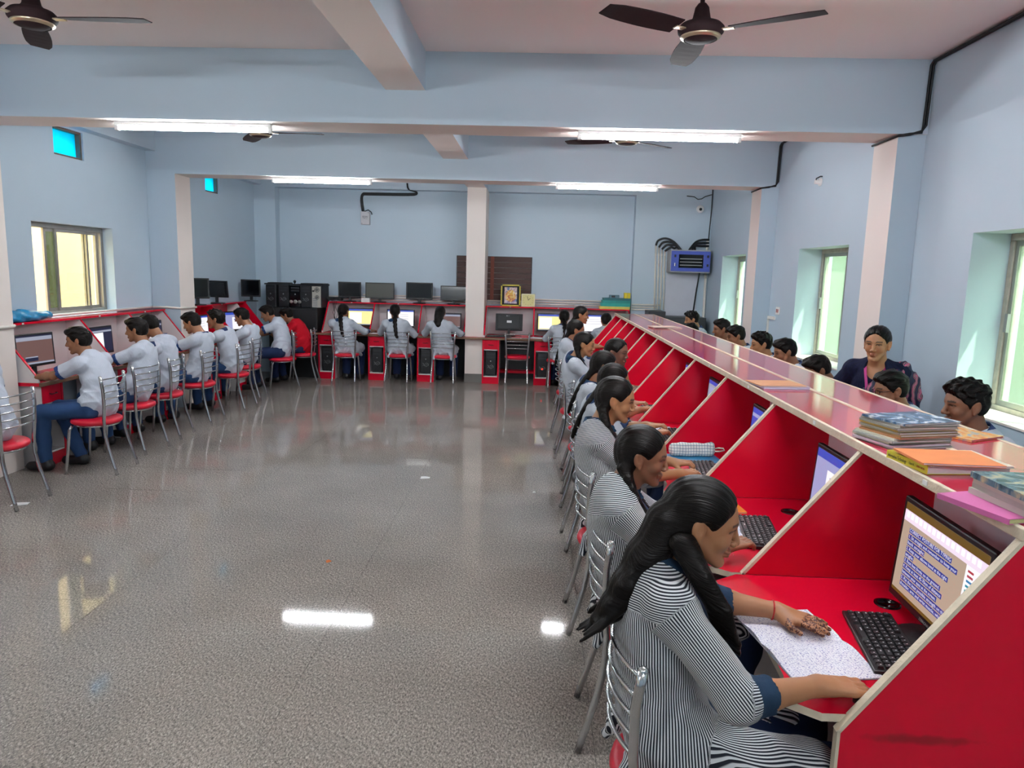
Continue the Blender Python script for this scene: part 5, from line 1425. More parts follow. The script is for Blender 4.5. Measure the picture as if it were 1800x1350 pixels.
# ------------------------------------------------------------------ conduits and wall fittings of the back wall
for k_, z in enumerate((1.275, 1.315, 1.355)):
    for a, b in (((-3.9, -1.19), (-.86, 1.54)) if k_ < 2 else ((-3.0, -1.19), (-.86, 1.54))):
        tag(MB().tube([(a, YB - .016, z), (b, YB - .016, z)], .014, 8).build('conduit', M_PIPE), 'horizontal cream conduit on the back wall, %s, %s of the middle column' % (('lowest', 'middle', 'highest')[k_], 'left' if b < -1 else 'right'), 'conduit', 'conduits of the back wall')
    tag(MB().tube([(1.56, 12.084, z - .03), (1.96 + .04 * k_, 12.084, z - .03)], .014, 8).build('conduit', M_PIPE), 'short horizontal cream conduit, %s, leading to the upright pipes below the blue cabinet' % ('lowest', 'middle', 'highest')[k_], 'conduit', 'conduits of the back wall')
for k_ in range(4):
    x = 1.905 + k_ * .050; c = thing('upright_conduit', 'upright cream conduit, %s of the four left of the blue cabinet' % ('first', 'second', 'third', 'fourth')[k_], 'conduit', (x, 12.08, 1.25), 0, 'conduits left of the blue cabinet')
    top = 1.05 - k_ * .03
    MB().tube([(.03, 0, 0), (0, 0, top)], .014, 8).build('pipe', M_PIPE, c)
    for z_ in (.2, .55, .9): MB().lathe([(.0165, -.02), (.0165, .02)], (.03 * (1 - z_ / top), 0, z_), 10).build('coupling', M_PIPE, c)
    pts = [(0, 0, top), (.03 + .02 * k_, -.02, top + .08 - .005 * k_), (.14 + .0 * k_, -.05, top + .115 - .022 * k_), (.27 - .03 * k_, -.1, top + .06), (.40 - .055 * k_, -.15, top - .085 + .028 * k_)]
    pp = spline(pts, 5); MB().tube(pp, .017, 8).build('black_hose', M_CABLE, c)
c = thing('upright_conduit', 'upright cream conduit in the corner right of the blue cabinet', 'conduit', (2.74, 12.08, .02))
MB().tube([(.03, 0, 0), (0, 0, 2.38)], .022, 8).build('pipe', M_PIPE, c)
for z_ in (.6, 1.2, 1.8): MB().lathe([(.025, -.02), (.025, .02)], (.03 * (1 - z_ / 2.38), 0, z_), 10).build('coupling', M_PIPE, c)
for k_ in range(3):
    MB().tube(spline([(.02, -.01, 2.39 - .05 * k_), (-.10, -.05, 2.385 - .05 * k_), (-.22, -.12, 2.34 - .03 * k_), (-.33 + .05 * k_, -.18, 2.205)], 5), .018, 8).build('black_hose', M_CABLE, c)
rk = thing('wall_cabinet', 'blue and grey network wall cabinet with glass door', 'cabinet', (2.43, 11.93, 1.87))
MB().box((-.33, -.16, 0), (.31, .17, .36)).build('body', mat('grey_enamel', 'A4A5A8', .45, noise=.08), rk, bevel=.006)
dr = MB()
for (a, b, c_, d) in ((-.32, .02, .30, .075), (-.32, .285, .30, .34), (-.32, .075, -.20, .285), (.19, .075, .30, .285)): dr.box((a, -.182, b), (c_, -.16, d))
dd = dr.build('door', mat('blue_enamel', '4D5FB8', .4, noise=.06), rk, bevel=.004)
MB().box((-.20, -.175, .075), (.19, -.17, .285)).build('glass', M_BLACKG, dd)
for k_ in range(3): MB().box((-.18, -.178, .11 + k_ * .05), (.17, -.1755, .125 + k_ * .05)).build('patch_strip', M_GREY, dd)
MB().box((-.27, -.19, .10), (-.255, -.182, .15)).build('lock', M_TRIMW, dd)
for xx in (-.275, .245):
    for zz in (.10, .24): MB().box((xx, -.1845, zz), (xx + .03, -.182, zz + .04)).build('vent', M_DARK, dd)
MB().tube([(.18, 0, 0), (.18, .13, -.25), (.14, .15, -.75)], .012, 6).build('drop_cable', M_CABLE, rk)
tag(MB().box((2.10, 12.088, 1.13), (2.62, 12.10, 1.87)).build('wall_board', mat('pale_grey_board', 'C9CBD6', .6, noise=.05)), 'pale grey board on the wall below the blue cabinet', 'board')
cc = thing('security_camera', 'white dome security camera high in the back right corner', 'camera', (2.58, 12.09, 2.90))
MB().lathe([(.001, -.012), (.05, -.012), (.055, 0), (.05, .02)], n=20).xf(Matrix.Rotation(PI / 2, 4, 'X')).build('base', M_TRIMW, cc)
V = Vol((-.08, -.13, -.08), (.08, .02, .08), .005); V.ell((0, -.05, -.01), (.058, .058, .058)); V.cone((0, 0, 0), (0, -.05, 0), .05, .055)
co, F = V.mesh(); np_mesh('dome', co, F, [M_TRIMW], cc); V = Vol((-.05, -.16, -.06), (.05, -.05, .04), .004); V.ell((-.005, -.095, -.012), (.026, .022, .026)); co, F = V.mesh(); np_mesh('lens', co, F, [M_BLACKG], cc)
tag(MB().tube([(2.36, 12.085, 3.10), (2.48, 12.085, 3.09), (2.54, 12.085, 3.05), (2.60, 12.085, 3.06), (2.66, 12.085, 3.10), (2.76, 12.085, 3.13)], .007, 6).build('camera_cable', M_CABLE), 'thin drooping cable above the security camera', 'cable')
def run(pts, r_, label, name='wall_cable', m=None):
    return tag(MB().tube(spline(pts, 3) if r_ > .0125 else pts, r_, 6).build(name, m or M_CABLE), label, 'cable')
for k_, off in enumerate((0, .018)):
    run([(2.775 - off, .5, 3.365), (2.775 - off, 3.0, 3.36), (2.775 - off, 5.50, 3.365), (2.772 - off, 5.525, 3.34), (2.766 - off, 5.53, 2.93), (2.74, 5.53, 2.89 - off * .6), (2.66, 5.535, 2.865 + off * .3), (2.585, 5.55, 2.858), (2.578, 5.80, 2.855), (2.575, 5.94, 2.852)], .009, 'black cable from the ceiling corner down the front beam, %s strand' % ('outer', 'inner')[k_])
    run([(2.775 - off, 6.0, 3.365), (2.775 - off, 8.74, 3.36), (2.772 - off, 8.775, 3.33), (2.766 - off, 8.78, 2.93), (2.74, 8.78, 2.89 - off * .6), (2.66, 8.785, 2.865 + off * .3), (2.585, 8.80, 2.858), (2.578, 9.18, 2.852)], .009, 'black cable down the rear beam by the right wall, %s strand' % ('outer', 'inner')[k_])
run([(2.77, 12.085, 3.36), (2.772, 12.085, 2.9), (2.755, 12.085, 2.41)], .008, 'thin black cable in the back right corner above the blue cabinet')
eb = thing('junction_box', 'grey wall junction box with printed maker\'s name on the back wall', 'junction box', (-2.945, YB - .035, 2.53))
MB().box((-.075, -.03, 0), (.075, .033, .215)).build('case', mat('pale_grey_plastic', 'C2C0C4', .5, noise=.05), eb, bevel=.006)
text('RJW', .048, 'brand_lettering', M_BLACK, eb, (0, -.0312, .11), (PI / 2, 0, 0), .0004, 'CENTER')
text('ELECTRICALS', .014, 'small_lettering', M_DARK, eb, (0, -.0312, .092), (PI / 2, 0, 0), .0004, 'CENTER')
for xx, zz in ((-.055, .02), (.055, .195)): MB().lathe([(.001, .002), (.006, .002), (.006, 0)], n=8).xf(Matrix.Translation((xx, -.0305, zz)) @ Matrix.Rotation(PI / 2, 4, 'X')).build('screw', M_DARK, eb)
for k_ in range(3):
    run([(-3.0 + k_ * .012, YB - .02, 2.745), (-3.025 + k_ * .012, YB - .02, 2.92), (-3.0 + k_ * .006, YB - .02, 3.035 - k_ * .012), (-2.9, YB - .02, 3.048 - k_ * .012), (-2.5, YB - .02, 3.05 - k_ * .012), (-2.13, YB - .02, 3.058 - k_ * .012), (-2.08, YB - .02, 3.075), (-2.12, YB - .06, 3.092), (-2.19, 12.09, 3.11), (-2.21, 12.088, 3.20)], .013, 'dark bundled hose from the junction box up to the lintel, %s strand' % ('upper', 'middle', 'lower')[k_])
run([(-2.96, YB - .02, 2.75), (-2.90, YB - .03, 2.775), (-2.85, YB - .03, 2.74), (-2.84, YB - .012, 2.70)], .008, 'short stub of cable curling out of the junction box')
sb = thing('switch_plate', 'small white switch plate on the right wall by the window', 'switch', (XR, 8.48, 1.44))
MB().box((-.012, -.06, -.045), (0, .06, .045)).build('plate', M_TRIMW, sb, bevel=.003)
for yy in (-.025, .02): MB().box((-.016, yy - .012, -.02), (-.012, yy + .012, .02)).build('rocker', mat('red_rocker', 'A05050', .4), sb)
tag(MB().box((XR - .02, 8.56, 1.33), (XR, 8.80, 1.365)).box((XR - .02, 8.78, .8), (XR, 8.80, 1.33)).build('cable_trunking', M_PIPE), 'cream cable trunking bending down below the switch plate', 'trunking')
hk = thing('lamp_holder', 'small broken white lamp holder high on the right wall', 'lamp holder', (XR, 7.52, 2.775))
MB().lathe([(.04, 0), (.04, .015), (.022, .02), (.022, .06), (.001, .06)], n=16).xf(Matrix.Rotation(-PI / 2, 4, 'Y')).build('rose', M_TRIMW, hk)
MB().tube([(-.05, 0, .0), (-.055, -.02, .03), (-.02, -.03, .05), (0, -.03, .05)], .006, 6).build('wire_end', M_CABLE, hk)
# dark cabinets in the back right corner
for x0, x1, zt, l in ((1.78, 2.05, 1.245, 'tall narrow dark grey cabinet behind the end of the carrels'), (2.06, 2.70, 1.16, 'wide dark grey cabinet in the back right corner')):
    t = thing('steel_cabinet', l, 'cabinet', ((x0 + x1) / 2, 11.85, 0)); w_ = (x1 - x0) / 2
    MB().box((-w_, -.22, 0), (w_, .22, zt)).build('body', mat('dark_grey_steel', '3A3B40', .45, noise=.1), t, bevel=.005)
    MB().box((-w_ + .015, -.228, .06), (w_ - .015, -.22, zt - .03)).build('door', mat('dark_grey_steel', '3A3B40', .45), t, bevel=.003)
    MB().box((w_ - .06, -.245, zt * .6), (w_ - .045, -.228, zt * .6 + .1)).build('handle', M_ALU, t)

# ------------------------------------------------------------------ desks along the left wall
def side_desk(label, ya, yb, divs, inner, l2):
    t = thing('wall_desk', label, 'desk', (-4.5, (ya + yb) / 2, 0))
    MB().box((-4.775, ya, .722), (-4.262, yb, .75)).build('table_top', M_RED, t, True)
    MB().box((-4.262, ya, .718), (-4.245, yb, .752)).build('wood_edge', M_WOOD, t, True, bevel=.003)
    MB().box((-4.775, ya, 1.222), (-4.61, yb, 1.24)).build('shelf', M_REDTOP, t, True)
    MB().box((-4.612, ya, 1.221), (-4.606, yb, 1.241)).build('shelf_edge', M_RED, t, True)
    MB().box((-4.777, ya, .75), (-4.765, yb, 1.222)).build('back_panel', inner, t, True)
    for y in divs:
        d = MB().prism([(-4.765, .751), (-4.27, .751), (-4.27, .785), (-4.615, 1.221), (-4.765, 1.221)], y - .008, y + .008, 1).build('divider', inner, t, True)
        v = Vector((-.345, 0, .436)); e = MB().obox((-4.4425, y, 1.003), (v.length, .02, .008), Matrix.Rotation(-math.atan2(.436, -.345), 3, 'Y'))
        eo = e.build('edge_strip', M_RED, d); eo.location = -t.location
    for k_, y in enumerate(divs):
        MB().box((-4.6055, y + .30, 1.224), (-4.604, y + .325, 1.238)).build('number_sticker', M_TRIMW, t, True)
        MB().box((-4.76, y + .42, .1), (-4.745, y + .80, .70)).build('rear_board', M_WHITE, t, True) if y + .8 < yb else None
        if y + .28 < yb: pedestal('red drawer pedestal under the left desks, %s' % l2[k_], (-4.275, y + .16, 0), PI / 2, .25, .44, 'drawer pedestals of the left desks')
    return t
side_desk('red topped desk by the left wall, cut off by the photo edge', 2.4, 5.50, [2.42, 3.3, 4.2, 5.1], M_WHITE, ['outside the photo, first', 'outside the photo, second', 'outside the photo, third', 'nearest at the photo edge'])
side_desk('red topped desk with white partitions under the left window', 5.94, 8.76, [5.96, 7.10, 7.98, 8.72], M_WHITE, ['beside the blue jeans sitter', 'second along the left window', 'third along the left window', 'by the far column'])
side_desk('desk with red inner panels beyond the left far column', 9.18, 11.25, [9.20, 10.05, 11.22], M_RED, ['just past the far column', 'under the bearded person\'s desk', 'at the end'])
d_ = MB().prism([(-4.765, .751), (-4.27, .751), (-4.27, .785), (-4.615, 1.221), (-4.765, 1.221)], 10.90, 10.916, 1).build('partition', M_WHITE); tag(d_, 'slanted white partition standing at the end of the left desks', 'partition')
GLM = 'monitors on the left desks'
monitor('monitor with maroon picture on the left desk under the blue bag', (-4.56, 6.34, .75), PI / 2 - .12, .44, .30, 'maroon', .05, GLM, .09)
monitor('monitor with dark code window, second on the left desks', (-4.56, 7.33, .75), PI / 2, .42, .29, 'code', .05, GLM, .09)
monitor('monitor with navy window, third on the left desks', (-4.56, 8.37, .75), PI / 2, .40, .28, 'code', .05, GLM, .09)
monitor('monitor with pale page, first beyond the left far column', (-4.56, 9.55, .75), PI / 2 - .1, .42, .29, 'white', .05, GLM, .08)
monitor('monitor with blue screen beside the bearded person', (-4.50, 10.60, .75), PI / 2 - .5, .42, .29, 'blue', .05, GLM, .08)
keyboard('dusty black keyboard under the maroon screen on the left desk', (-4.42, 6.36, .752), PI / 2, .40, .14, False, 'keyboards of the left desks')
keyboard('black keyboard on the left desk before the code screen', (-4.40, 7.40, .752), PI / 2, .40, .14, False, 'keyboards of the left desks')
monitor('black spare monitor seen edge-on, on the left shelf by the far column', (-4.68, 9.78, ZS), .5, .30, .28, 'off', 0, 'spare monitors on the left shelf', .09)
monitor('black spare monitor with its back turned, on the left shelf', (-4.66, 10.36, ZS), PI * .93, .36, .24, 'off', .1, 'spare monitors on the left shelf', .09)
monitor('black spare monitor beside the computer towers on the left shelf', (-4.55, 11.30, ZS), .1, .30, .27, 'off', 0, 'spare monitors on the left shelf', .07)
# blue plastic bag and orange box on the left shelf
V = Vol((-4.80, 6.0, 1.22), (-4.5, 6.95, 1.42), .007)
V.ell((-4.68, 6.42, 1.285), (.078, .36, .05), None, .02); V.ell((-4.68, 6.30, 1.29), (.085, .22, .058), None, .03); V.warp(lambda p: (np.sin(p[:, 1] * 55 + np.sin(p[:, 0] * 60)) * .004 + np.sin(p[:, 1] * 25 + p[:, 2] * 90) * .004)); V.plane_cut((0, 0, -1), -1.242, .01)
co, F = V.mesh(); tag(np_mesh('plastic_bag', co, F, [mat('blue_plastic_bag', '1E88B8', .25, noise=.15, nscale=20, bump=.4, bscale=40)], None), 'bright blue plastic bag lying on the left shelf', 'bag')
t = thing('orange_carton', 'small orange carton beside the blue bag on the left shelf', 'box', (-4.65, 6.02, 1.242)); MB().box((-.05, -.05, 0), (.045, .06, .045)).build('carton', mat('orange_card', 'B8693A', .6, noise=.2), t, bevel=.003); MB().box((-.051, -.051, .018), (.046, .061, .024)).build('tape', mat('brown_tape', '7A4A2A', .4), t)
lp = tag(MB().tube([(-4.765, 5.93, 1.262), (-4.765, 8.75, 1.262)], .013, 8).build('conduit', M_PIPE), 'long cream conduit along the left wall just above the shelf', 'conduit')
tag(MB().tube([(-4.76, 8.76, 1.262), (-4.60, 8.765, 1.262), (-4.42, 8.765, 1.255), (-4.415, 8.90, 1.255), (-4.415, 9.17, 1.25)], .013, 8).build('conduit', M_PIPE), 'cream conduit bent round the left far column', 'conduit')
tag(MB().tube([(-4.415, 5.50, 1.245), (-4.415, 5.90, 1.24), (-4.43, 5.935, 1.24), (-4.60, 5.95, 1.24)], .014, 8).build('conduit', M_PIPE), 'cream conduit on the left near column at the photo edge', 'conduit')
# black cabinet with computer towers in the back left corner
bc = thing('black_cabinet', 'black cabinet carrying the old computer towers in the back left corner', 'cabinet', (-4.02, 11.83, 0))
MB().box((-.36, -.25, 0), (.44, .26, 1.14)).build('body', mat('matt_black_board', '16171A', .5, noise=.1), bc, bevel=.005)
MB().box((.02, -.262, .74), (.42, -.25, 1.12)).build('door', mat('matt_black_board', '16171A', .5), bc, bevel=.003)
MB().box((-.34, -.262, .74), (.0, -.25, 1.12)).build('door', mat('matt_black_board', '16171A', .5), bc, bevel=.003)
GT = 'old towers in the back left corner'
for x, st, l in ((-4.36, 'plain', 'leftmost'), (-4.15, 'plain', 'second from left'), (-3.955, 'gloss', 'with silver round badges'), (-3.78, 'plain', 'between the badged and the rear-turned one'), (-3.61, 'rear', 'turned to show its pale rear panel')):
    tower('old black computer tower on the black cabinet, ' + l, (x, 11.86, 1.141), 0, .165 if st != 'gloss' else .18, .42, .36, st, GT)
for x, w_, l, rz in ((-4.30, .40, 'keyboard-like flat black unit on the leftmost towers', .1), (-3.72, .44, 'flat black unit on the right-hand towers', -.08)):
    t = thing('flat_device', l, 'device', (x, 11.86, 1.502), rz); MB().box((-w_ / 2, -.15, 0), (w_ / 2, .15, .022)).build('case', M_BLACK, t, bevel=.004); MB().box((-w_ / 2 + .05, -.13, .022), (w_ / 2 - .01, .13, .035)).build('lid', M_BLACK, t, bevel=.004)
t = thing('web_camera', 'tiny black web camera standing on the tower tops', 'camera', (-4.02, 11.82, 1.502)); MB().box((-.06, -.04, 0), (.06, .04, .018)).build('foot', M_BLACK, t, bevel=.003); V = Vol((-.04, -.04, 0), (.04, .04, .1), .005); V.ell((0, 0, .055), (.022, .022, .026)); V.cone((0, 0, .015), (0, 0, .04), .008, .008); co, F = V.mesh(); np_mesh('head', co, F, [M_BLACK], t)
# litter on the floor
def scrap(label, x, y, a, s, c):
    m = MB(); m._add([(-s, -s * .4, .002), (s * .8, -s * .5, .006), (s, s * .4, .003), (-s * .7, s * .5, .010), (0, 0, .016), (-s, -s * .4, .0005), (s * .8, -s * .5, .0005), (s, s * .4, .0005), (-s * .7, s * .5, .0005)], [(0, 1, 4), (1, 2, 4), (2, 3, 4), (3, 0, 4), (8, 7, 6, 5), (0, 5, 6, 1), (1, 6, 7, 2), (2, 7, 8, 3), (3, 8, 5, 0)])
    tag(m.build('paper_scrap', mat('scrap_' + c, c, .8), loc=(x, y, .0), rot=(0, 0, a)), label, 'litter')
scrap('small white paper scrap in the middle of the floor', -.94, 6.06, .3, .045, 'E8E8E8')
scrap('white paper scrap by the chair at the left photo edge', -3.80, 5.0, .5, .06, 'D8D8D8')
scrap('tiny orange scrap on the open floor', -1.245, 4.18, .9, .018, 'D87840')
scrap('tiny white scrap beside the carrel chairs', .02, 5.75, .2, .014, 'E8E8E8')

# ------------------------------------------------------------------ people
RX = -PI / 2
G_R = 'people seated along the red carrels'; G_L = 'people seated along the left desks'; G_B = 'people seated at the back desks'; G_W = 'people seated behind the carrels by the windows'
hairG1 = [dict(pts=[(.37, 1.90, 1.13, .056), (.315, 1.89, 1.04, .050), (.268, 1.87, .96, .044), (.225, 1.86, .905, .030), (.185, 1.85, .87, .016)], k=.02),
          dict(pts=[(.37, 1.90, 1.14, .052), (.335, 1.88, 1.01, .040), (.285, 1.86, .92, .030), (.225, 1.86, .86, .010)], k=.02)]
for i_ in range(9):
    a_ = random.uniform(-1, 1); b_ = random.uniform(-1, 1)
    hairG1.append(dict(pts=[(.30, 1.88 + .03 * a_, 1.0, .024), (.25, 1.865 + .035 * a_, .925 + .02 * b_, .017), (.20 + .01 * b_, 1.855 + .045 * a_, .875 + .03 * b_, .009), (.155 + .02 * b_, 1.85 + .055 * a_, .845 + .035 * b_, .0035)], k=.006))
for i_ in range(6):
    a_ = -1 + i_ * .4
    hairG1.append(dict(pts=[(.405 + .008 * a_, 1.835, 1.10, .030), (.445 + .012 * a_, 1.785 - .006 * a_, 1.03, .019), (.492 + .018 * a_, 1.765 - .010 * a_, .955, .013), (.520 + .024 * a_, 1.765 - .012 * a_, .885 - .02 * abs(a_), .008), (.528 + .03 * a_, 1.775, .84 - .02 * abs(a_), .003)], k=.007))
g1, A = person('person with long loose ponytail in pinstriped kurta, hennaed hand on an open notebook', (.47, 1.91, 1.135), (.40, 1.87), RX, hyaw=-.18, hpitch=-.22, sex='f', h=.0034, tone='A97552', hair=hairG1,
              hl=(.775, 2.14, .777), hr=(.742, 1.715, .782), ml='flat', mr='grip', eldir=((.80, -.58, -.06), (1, .06, -.05)), sleeve=1.32, group=G_R, hs=.98, extra='henna', pole=(1, -.5, -.9))
# red thread bracelet
wl = A['arms'][-1]
dv = Vector(wl[1] - wl[0]).normalized(); c_ = Vector(wl[1]) - dv * .012; a_ = dv.orthogonal().normalized(); b_ = dv.cross(a_)
MB().tube([c_ + (a_ * math.cos(t_) + b_ * math.sin(t_)) * .0285 for t_ in np.linspace(0, 2 * PI, 25)], .0028, 6, caps=False).build('thread_bracelet', mat('red_thread', 'B01818', .7), g1)
person('person with braids and pinstriped kurta leaning chin on hand in the second carrel', (.43, 2.76, 1.10), (.41, 2.68), RX, hyaw=-.2, hpitch=-.18, h=.0042, tone='8A5C42', hair='braids', hl=(.74, 3.0, .80), hr=(.72, 2.60, .80), ml='grip', group=G_R, sleeve=1.35)
person('person with teal collar and braid in the third carrel', (.42, 3.68, 1.16), (.41, 3.58), RX, hyaw=-.15, hpitch=-.2, h=.0042, tone='A5744F', hair='braids', hl=(.74, 3.85, .80), hr=(.74, 3.6, .80), group=G_R, sleeve=1.35)
person('person with spectacles and hair pulled back, fourth along the carrels', (.51, 4.61, 1.116), (.44, 4.66), RX, hpitch=-.2, tone='A5744F', hair='braid', hl=(.76, 4.8, .80), hr=(.76, 4.52, .80), glasses=True, group=G_R, shirt=M_STRIPE_F)
person('person with glossy parted hair, fifth along the carrels', (.52, 5.46, 1.107), (.45, 5.52), RX, hpitch=-.25, tone='9C6B4C', hair='braid', hl=(.76, 5.65, .80), hr=(.78, 5.35, .80), group=G_R)
person('person leaning forward into the sixth carrel and looking sideways', (.68, 6.05, 1.155), (.49, 6.25), RX, hyaw=-.55, hpitch=-.1, tone='6E4836', hair='braid', hl=(.85, 6.45, .80), hr=(.86, 6.2, .80), group=G_R)
person('person with a braid in profile, seventh along the carrels', (.46, 6.87, 1.136), (.44, 7.02), RX, hyaw=-.2, hpitch=-.2, tone='A5744F', hair='braids', hl=(.78, 7.1, .80), hr=(.78, 6.85, .80), group=G_R)
person('person with dark braid, eighth along the carrels', (.45, 8.29, 1.16), (.43, 8.18), RX, hpitch=-.2, tone='9C6B4C', hair='braid', hl=(.76, 8.4, .80), hr=(.76, 8.15, .80), group=G_R)
person('tall sitting person with long braid at the far end of the carrels', (.61, 10.1, 1.235), (.50, 9.85), RX, hyaw=-.15, hpitch=-.12, tone='9C6B4C', hair='braid', hl=(.80, 10.1, .82), hr=(.80, 9.85, .82), group=G_R, hs=1.0)
# back desks, seen from behind
person('person with one braid at the yellow screen, seen from behind', (-3.07, 11.30, 1.115), (-3.00, 11.22), .0, hyaw=-.25, hpitch=-.2, tone='9C6B4C', hair='tail', hl=(-3.12, 11.62, .79), hr=(-2.70, 11.58, .80), group=G_B, fold=1.4)
person('person with grey ribboned hair at the white screen, seen from behind', (-2.27, 11.38, 1.13), (-2.19, 11.34), .0, hyaw=.3, hpitch=-.25, tone='9C6B4C', hair='tail', hl=(-2.45, 11.68, .84), hr=(-2.02, 11.66, .79), group=G_B, fold=1.4)
person('person with hair falling over the neck beside the middle column, seen from behind', (-1.55, 11.42, 1.12), (-1.48, 11.37), .0, hyaw=.1, hpitch=-.35, tone='9C6B4C', hair=[dict(pts=[(-1.55, 11.34, 1.14, .075), (-1.55, 11.275, 1.03, .062), (-1.545, 11.245, .95, .048), (-1.54, 11.235, .90, .022)], k=.03), dict(pts=[(-1.58, 11.32, 1.10, .05), (-1.585, 11.27, 1.0, .04), (-1.575, 11.25, .93, .02)], k=.02)], hl=(-1.78, 11.72, .79), hr=(-1.20, 11.70, .79), group=G_B, fold=1.4)
person('person with a short tied tail at the pale yellow page', (.42, 11.32, 1.12), (.40, 11.24), .0, hyaw=-.15, hpitch=-.15, tone='9C6B4C', hair='tail', hl=(.2, 11.62, .79), hr=(.55, 11.62, .79), group=G_B)
person('person with dark tail beside the far end of the carrel ledge', (1.07, 11.32, 1.09), (1.05, 11.25), .0, hyaw=.2, hpitch=-.15, tone='9C6B4C', hair='braid', hl=(.85, 11.62, .79), hr=(1.2, 11.62, .79), group=G_B, shoes=False)
# left desks, facing the left wall
LX = PI / 2
def boyL(label, head, hip, **k):
    k.setdefault('hl', (-4.30, hip[1] - .16, .79)); k.setdefault('hr', (-4.32, hip[1] + .16, .79)); k.setdefault('hair', 'boy'); k.setdefault('tone', '96674A')
    k.setdefault('fold', 1.5)
    return person(label, head, hip, k.pop('rz', LX), sex=k.pop('sex', 'm'), group=G_L, **k)
boyL('person at the photo edge with only back and shoulder showing', (-4.16, 4.98, 1.17), (-3.96, 5.02))
L1, A1 = boyL('person in blue trousers with tousled hair before the maroon screen', (-3.96, 6.05, 1.115), (-3.78, 5.98), h=.0058, hyaw=.25, hpitch=-.15, hl=(-4.30, 5.98, .80), feet=(.42, .26), pole=(1, -.3, -.5), slouch=.05)
boyL('person with dark collar looking left, second by the left window', (-3.87, 6.80, 1.15), (-3.86, 6.69), h=.006, hyaw=.1, hpitch=-.1)
boyL('person bent over with dark bob of hair, third by the left window', (-4.02, 7.30, 1.15), (-3.88, 7.26), sex='m', hpitch=-.45, slouch=.05)
boyL('person with side-swept wet hair and head bowed before the far column', (-3.90, 7.98, 1.14), (-3.86, 7.98), hpitch=-.35)
boyL('person with bushy hair turning the face to the left', (-3.95, 8.70, 1.13), (-3.80, 8.78), hair='curly', hyaw=.15, hpitch=-.05)
boyL('bearded person before the red inner panels', (-3.97, 9.53, 1.11), (-3.93, 9.54), hpitch=-.3)
boyL('person leaning far forward on a turned-out chair', (-4.02, 10.58, 1.10), (-3.78, 10.45), hpitch=-.4, rz=LX + .25, slouch=.06, legmat=M_NAVY)
boyL('person in a red shirt leaning forward in the back left corner', (-3.92, 11.12, 1.04), (-3.66, 11.08), hpitch=-.4, shirt=M_REDSHIRT, slouch=.06, legmat=M_NAVY, hl=(-4.18, 10.95, .80), hr=(-4.15, 11.25, .80))
# behind the carrels, facing the bench
def boyR(label, head, hipx, **k):
    hy = head[1]
    return person(label, head, (hipx, hy - .02), LX + k.pop('drz', 0), sex='m', group=G_W, hair=k.pop('hair', 'boy'), tone=k.pop('tone', '8E6146'), hl=(2.02, hy - .15, .80), hr=(2.02, hy + .15, .80), shoes=False, **k)
boyR('person with wavy swept-back hair by the big stack of notebooks', (2.20, 3.70, 1.19), 2.42, h=.0042, hair='curly', tone='80553E', hpitch=-.12, hs=1.02)
boyR('person in black-rimmed glasses just before the standing one', (2.20, 4.48, 1.14), 2.42, h=.0046, glasses=True, hpitch=-.2)
boyR('person whose smooth black hair alone shows above the ledge', (2.20, 5.65, 1.105), 2.42, hpitch=-.5)
boyR('person with head bowed and dark fringe, fourth behind the carrels', (2.20, 6.42, 1.165), 2.42, hpitch=-.3)
boyR('person with bushy hair, fifth behind the carrels', (2.20, 7.11, 1.165), 2.42, hair='curly', hpitch=-.15, tone='A5744F')
boyR('person with eyes lowered and blue collar, sixth behind the carrels', (2.20, 8.03, 1.165), 2.42, hpitch=-.25)
boyR('person with square short hair, seventh behind the carrels', (2.20, 8.67, 1.195), 2.42, hpitch=-.15)
boyR('person with curly hair before the dark cabinets', (2.22, 10.45, 1.195), 2.42, hair='curly', hpitch=-.2, tone='A5744F')
boyR('person bowed so low that only a black crown shows, before the curly-haired one', (2.12, 9.92, 1.06), 2.40, hpitch=-.8)
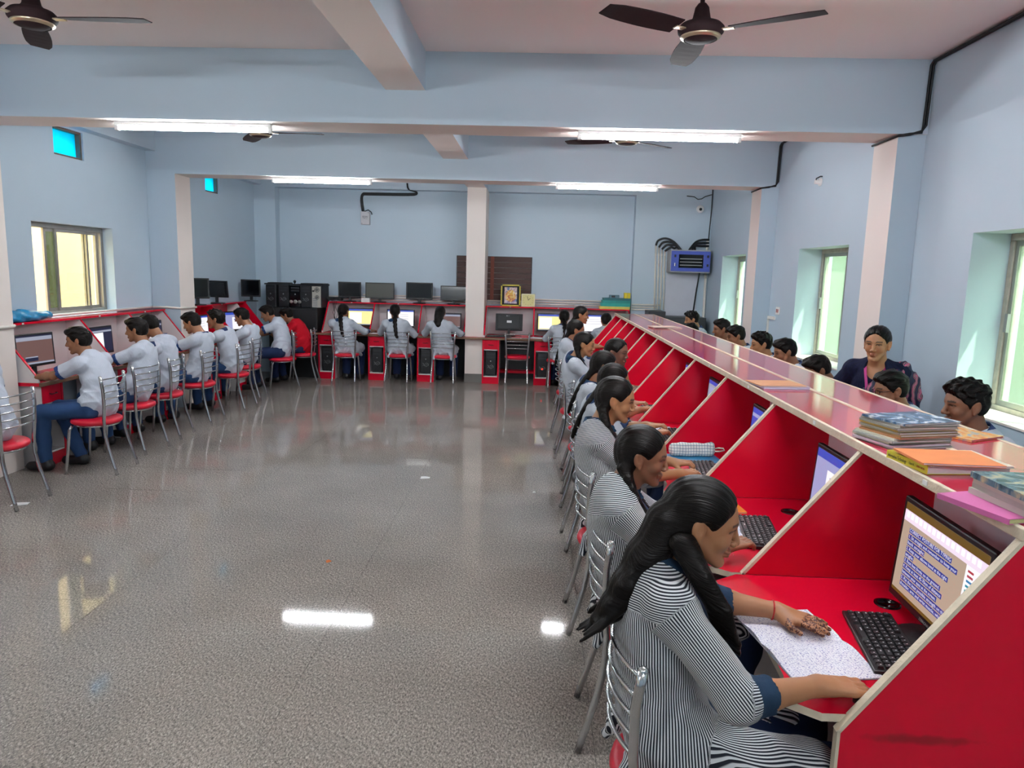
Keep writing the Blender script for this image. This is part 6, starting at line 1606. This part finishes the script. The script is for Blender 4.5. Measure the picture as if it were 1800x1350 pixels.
# the standing person
wv, B = person('standing person in navy blouse and printed sari with pink lanyard', (2.36, 5.06, 1.375), (2.40, 5.12, .80), math.radians(148), hyaw=-.1, hpitch=-.12, sex='f', h=.0044, tone='B07C58', hair='bun', hl=(2.22, 5.05, .86), hr=(2.32, 5.30, .80), ml='grip', mr='grip', shirt=M_SARIBL, stand=True, sleeve=.75, hs=1.0, slouch=0., legmat=M_SARI, pole=(1, -.6, -1), fold=.6)
wv['group'] = ''; del wv['group']
# sari fall over the left shoulder and the lanyard
S, r_, f_, u_, Sh, Q = B['S'], B['r'], B['f'], B['u'], B['Sh'], B['Q']
V = Vol(S(.5) - .5, S(.5) + .55, .0065)
pl = [S(.02, .10) + r_ * .10, S(.30, .135) + r_ * .05, S(.60, .14) - r_ * .02, S(.85, .10) - r_ * .10, S(.985, .0) - r_ * .13, S(.90, -.09) - r_ * .14, S(.55, -.13) - r_ * .15, S(.15, -.14) - r_ * .15]
for a, b in zip(pl[:-1], pl[1:]):
    for o_ in (-.05, -.025, 0, .025, .05):
        V.cone(a + r_ * o_, b + r_ * o_, .020, .020, .022)
V.cone(Sh[-1] + u_ * .045 - r_ * .02, Sh[-1] - r_ * .10 - u_ * .16 - f_ * .05, .036, .045, .03)
V.cone(Sh[-1] - r_ * .07 - u_ * .05 - f_ * .06, Sh[-1] - r_ * .10 - u_ * .42 - f_ * .10, .05, .06, .05)
V.warp(lambda p: np.sin(((p - S(.5)) @ r_) * 190) * .003)
co, F = V.mesh(); np_mesh('sari_drape', co, F, [M_SARI], wv)
for sgn in (-1, 1):
    c0 = [S(1.0, .0) + r_ * sgn * .055 + u_ * .02 - f_ * .03, S(.97, .065) + r_ * sgn * .066, S(.85, .125) + r_ * sgn * .05, S(.60, .165) + r_ * sgn * .026, S(.38, .16) + r_ * sgn * .006]
    m = MB()
    vs = []; fs = []
    for i, p in enumerate(c0):
        w_ = r_ * .009
        vs += [p - w_, p + w_, p + w_ + f_ * .002, p - w_ + f_ * .002]
    for i in range(len(c0) - 1):
        for q in range(4): fs.append((i * 4 + q, i * 4 + (q + 1) % 4, i * 4 + 4 + (q + 1) % 4, i * 4 + 4 + q))
    m._add(vs, fs, 0, True); m.build('lanyard', M_LANY, wv)
# sticker print on the red shirt, belt of the blue-jeans sitter
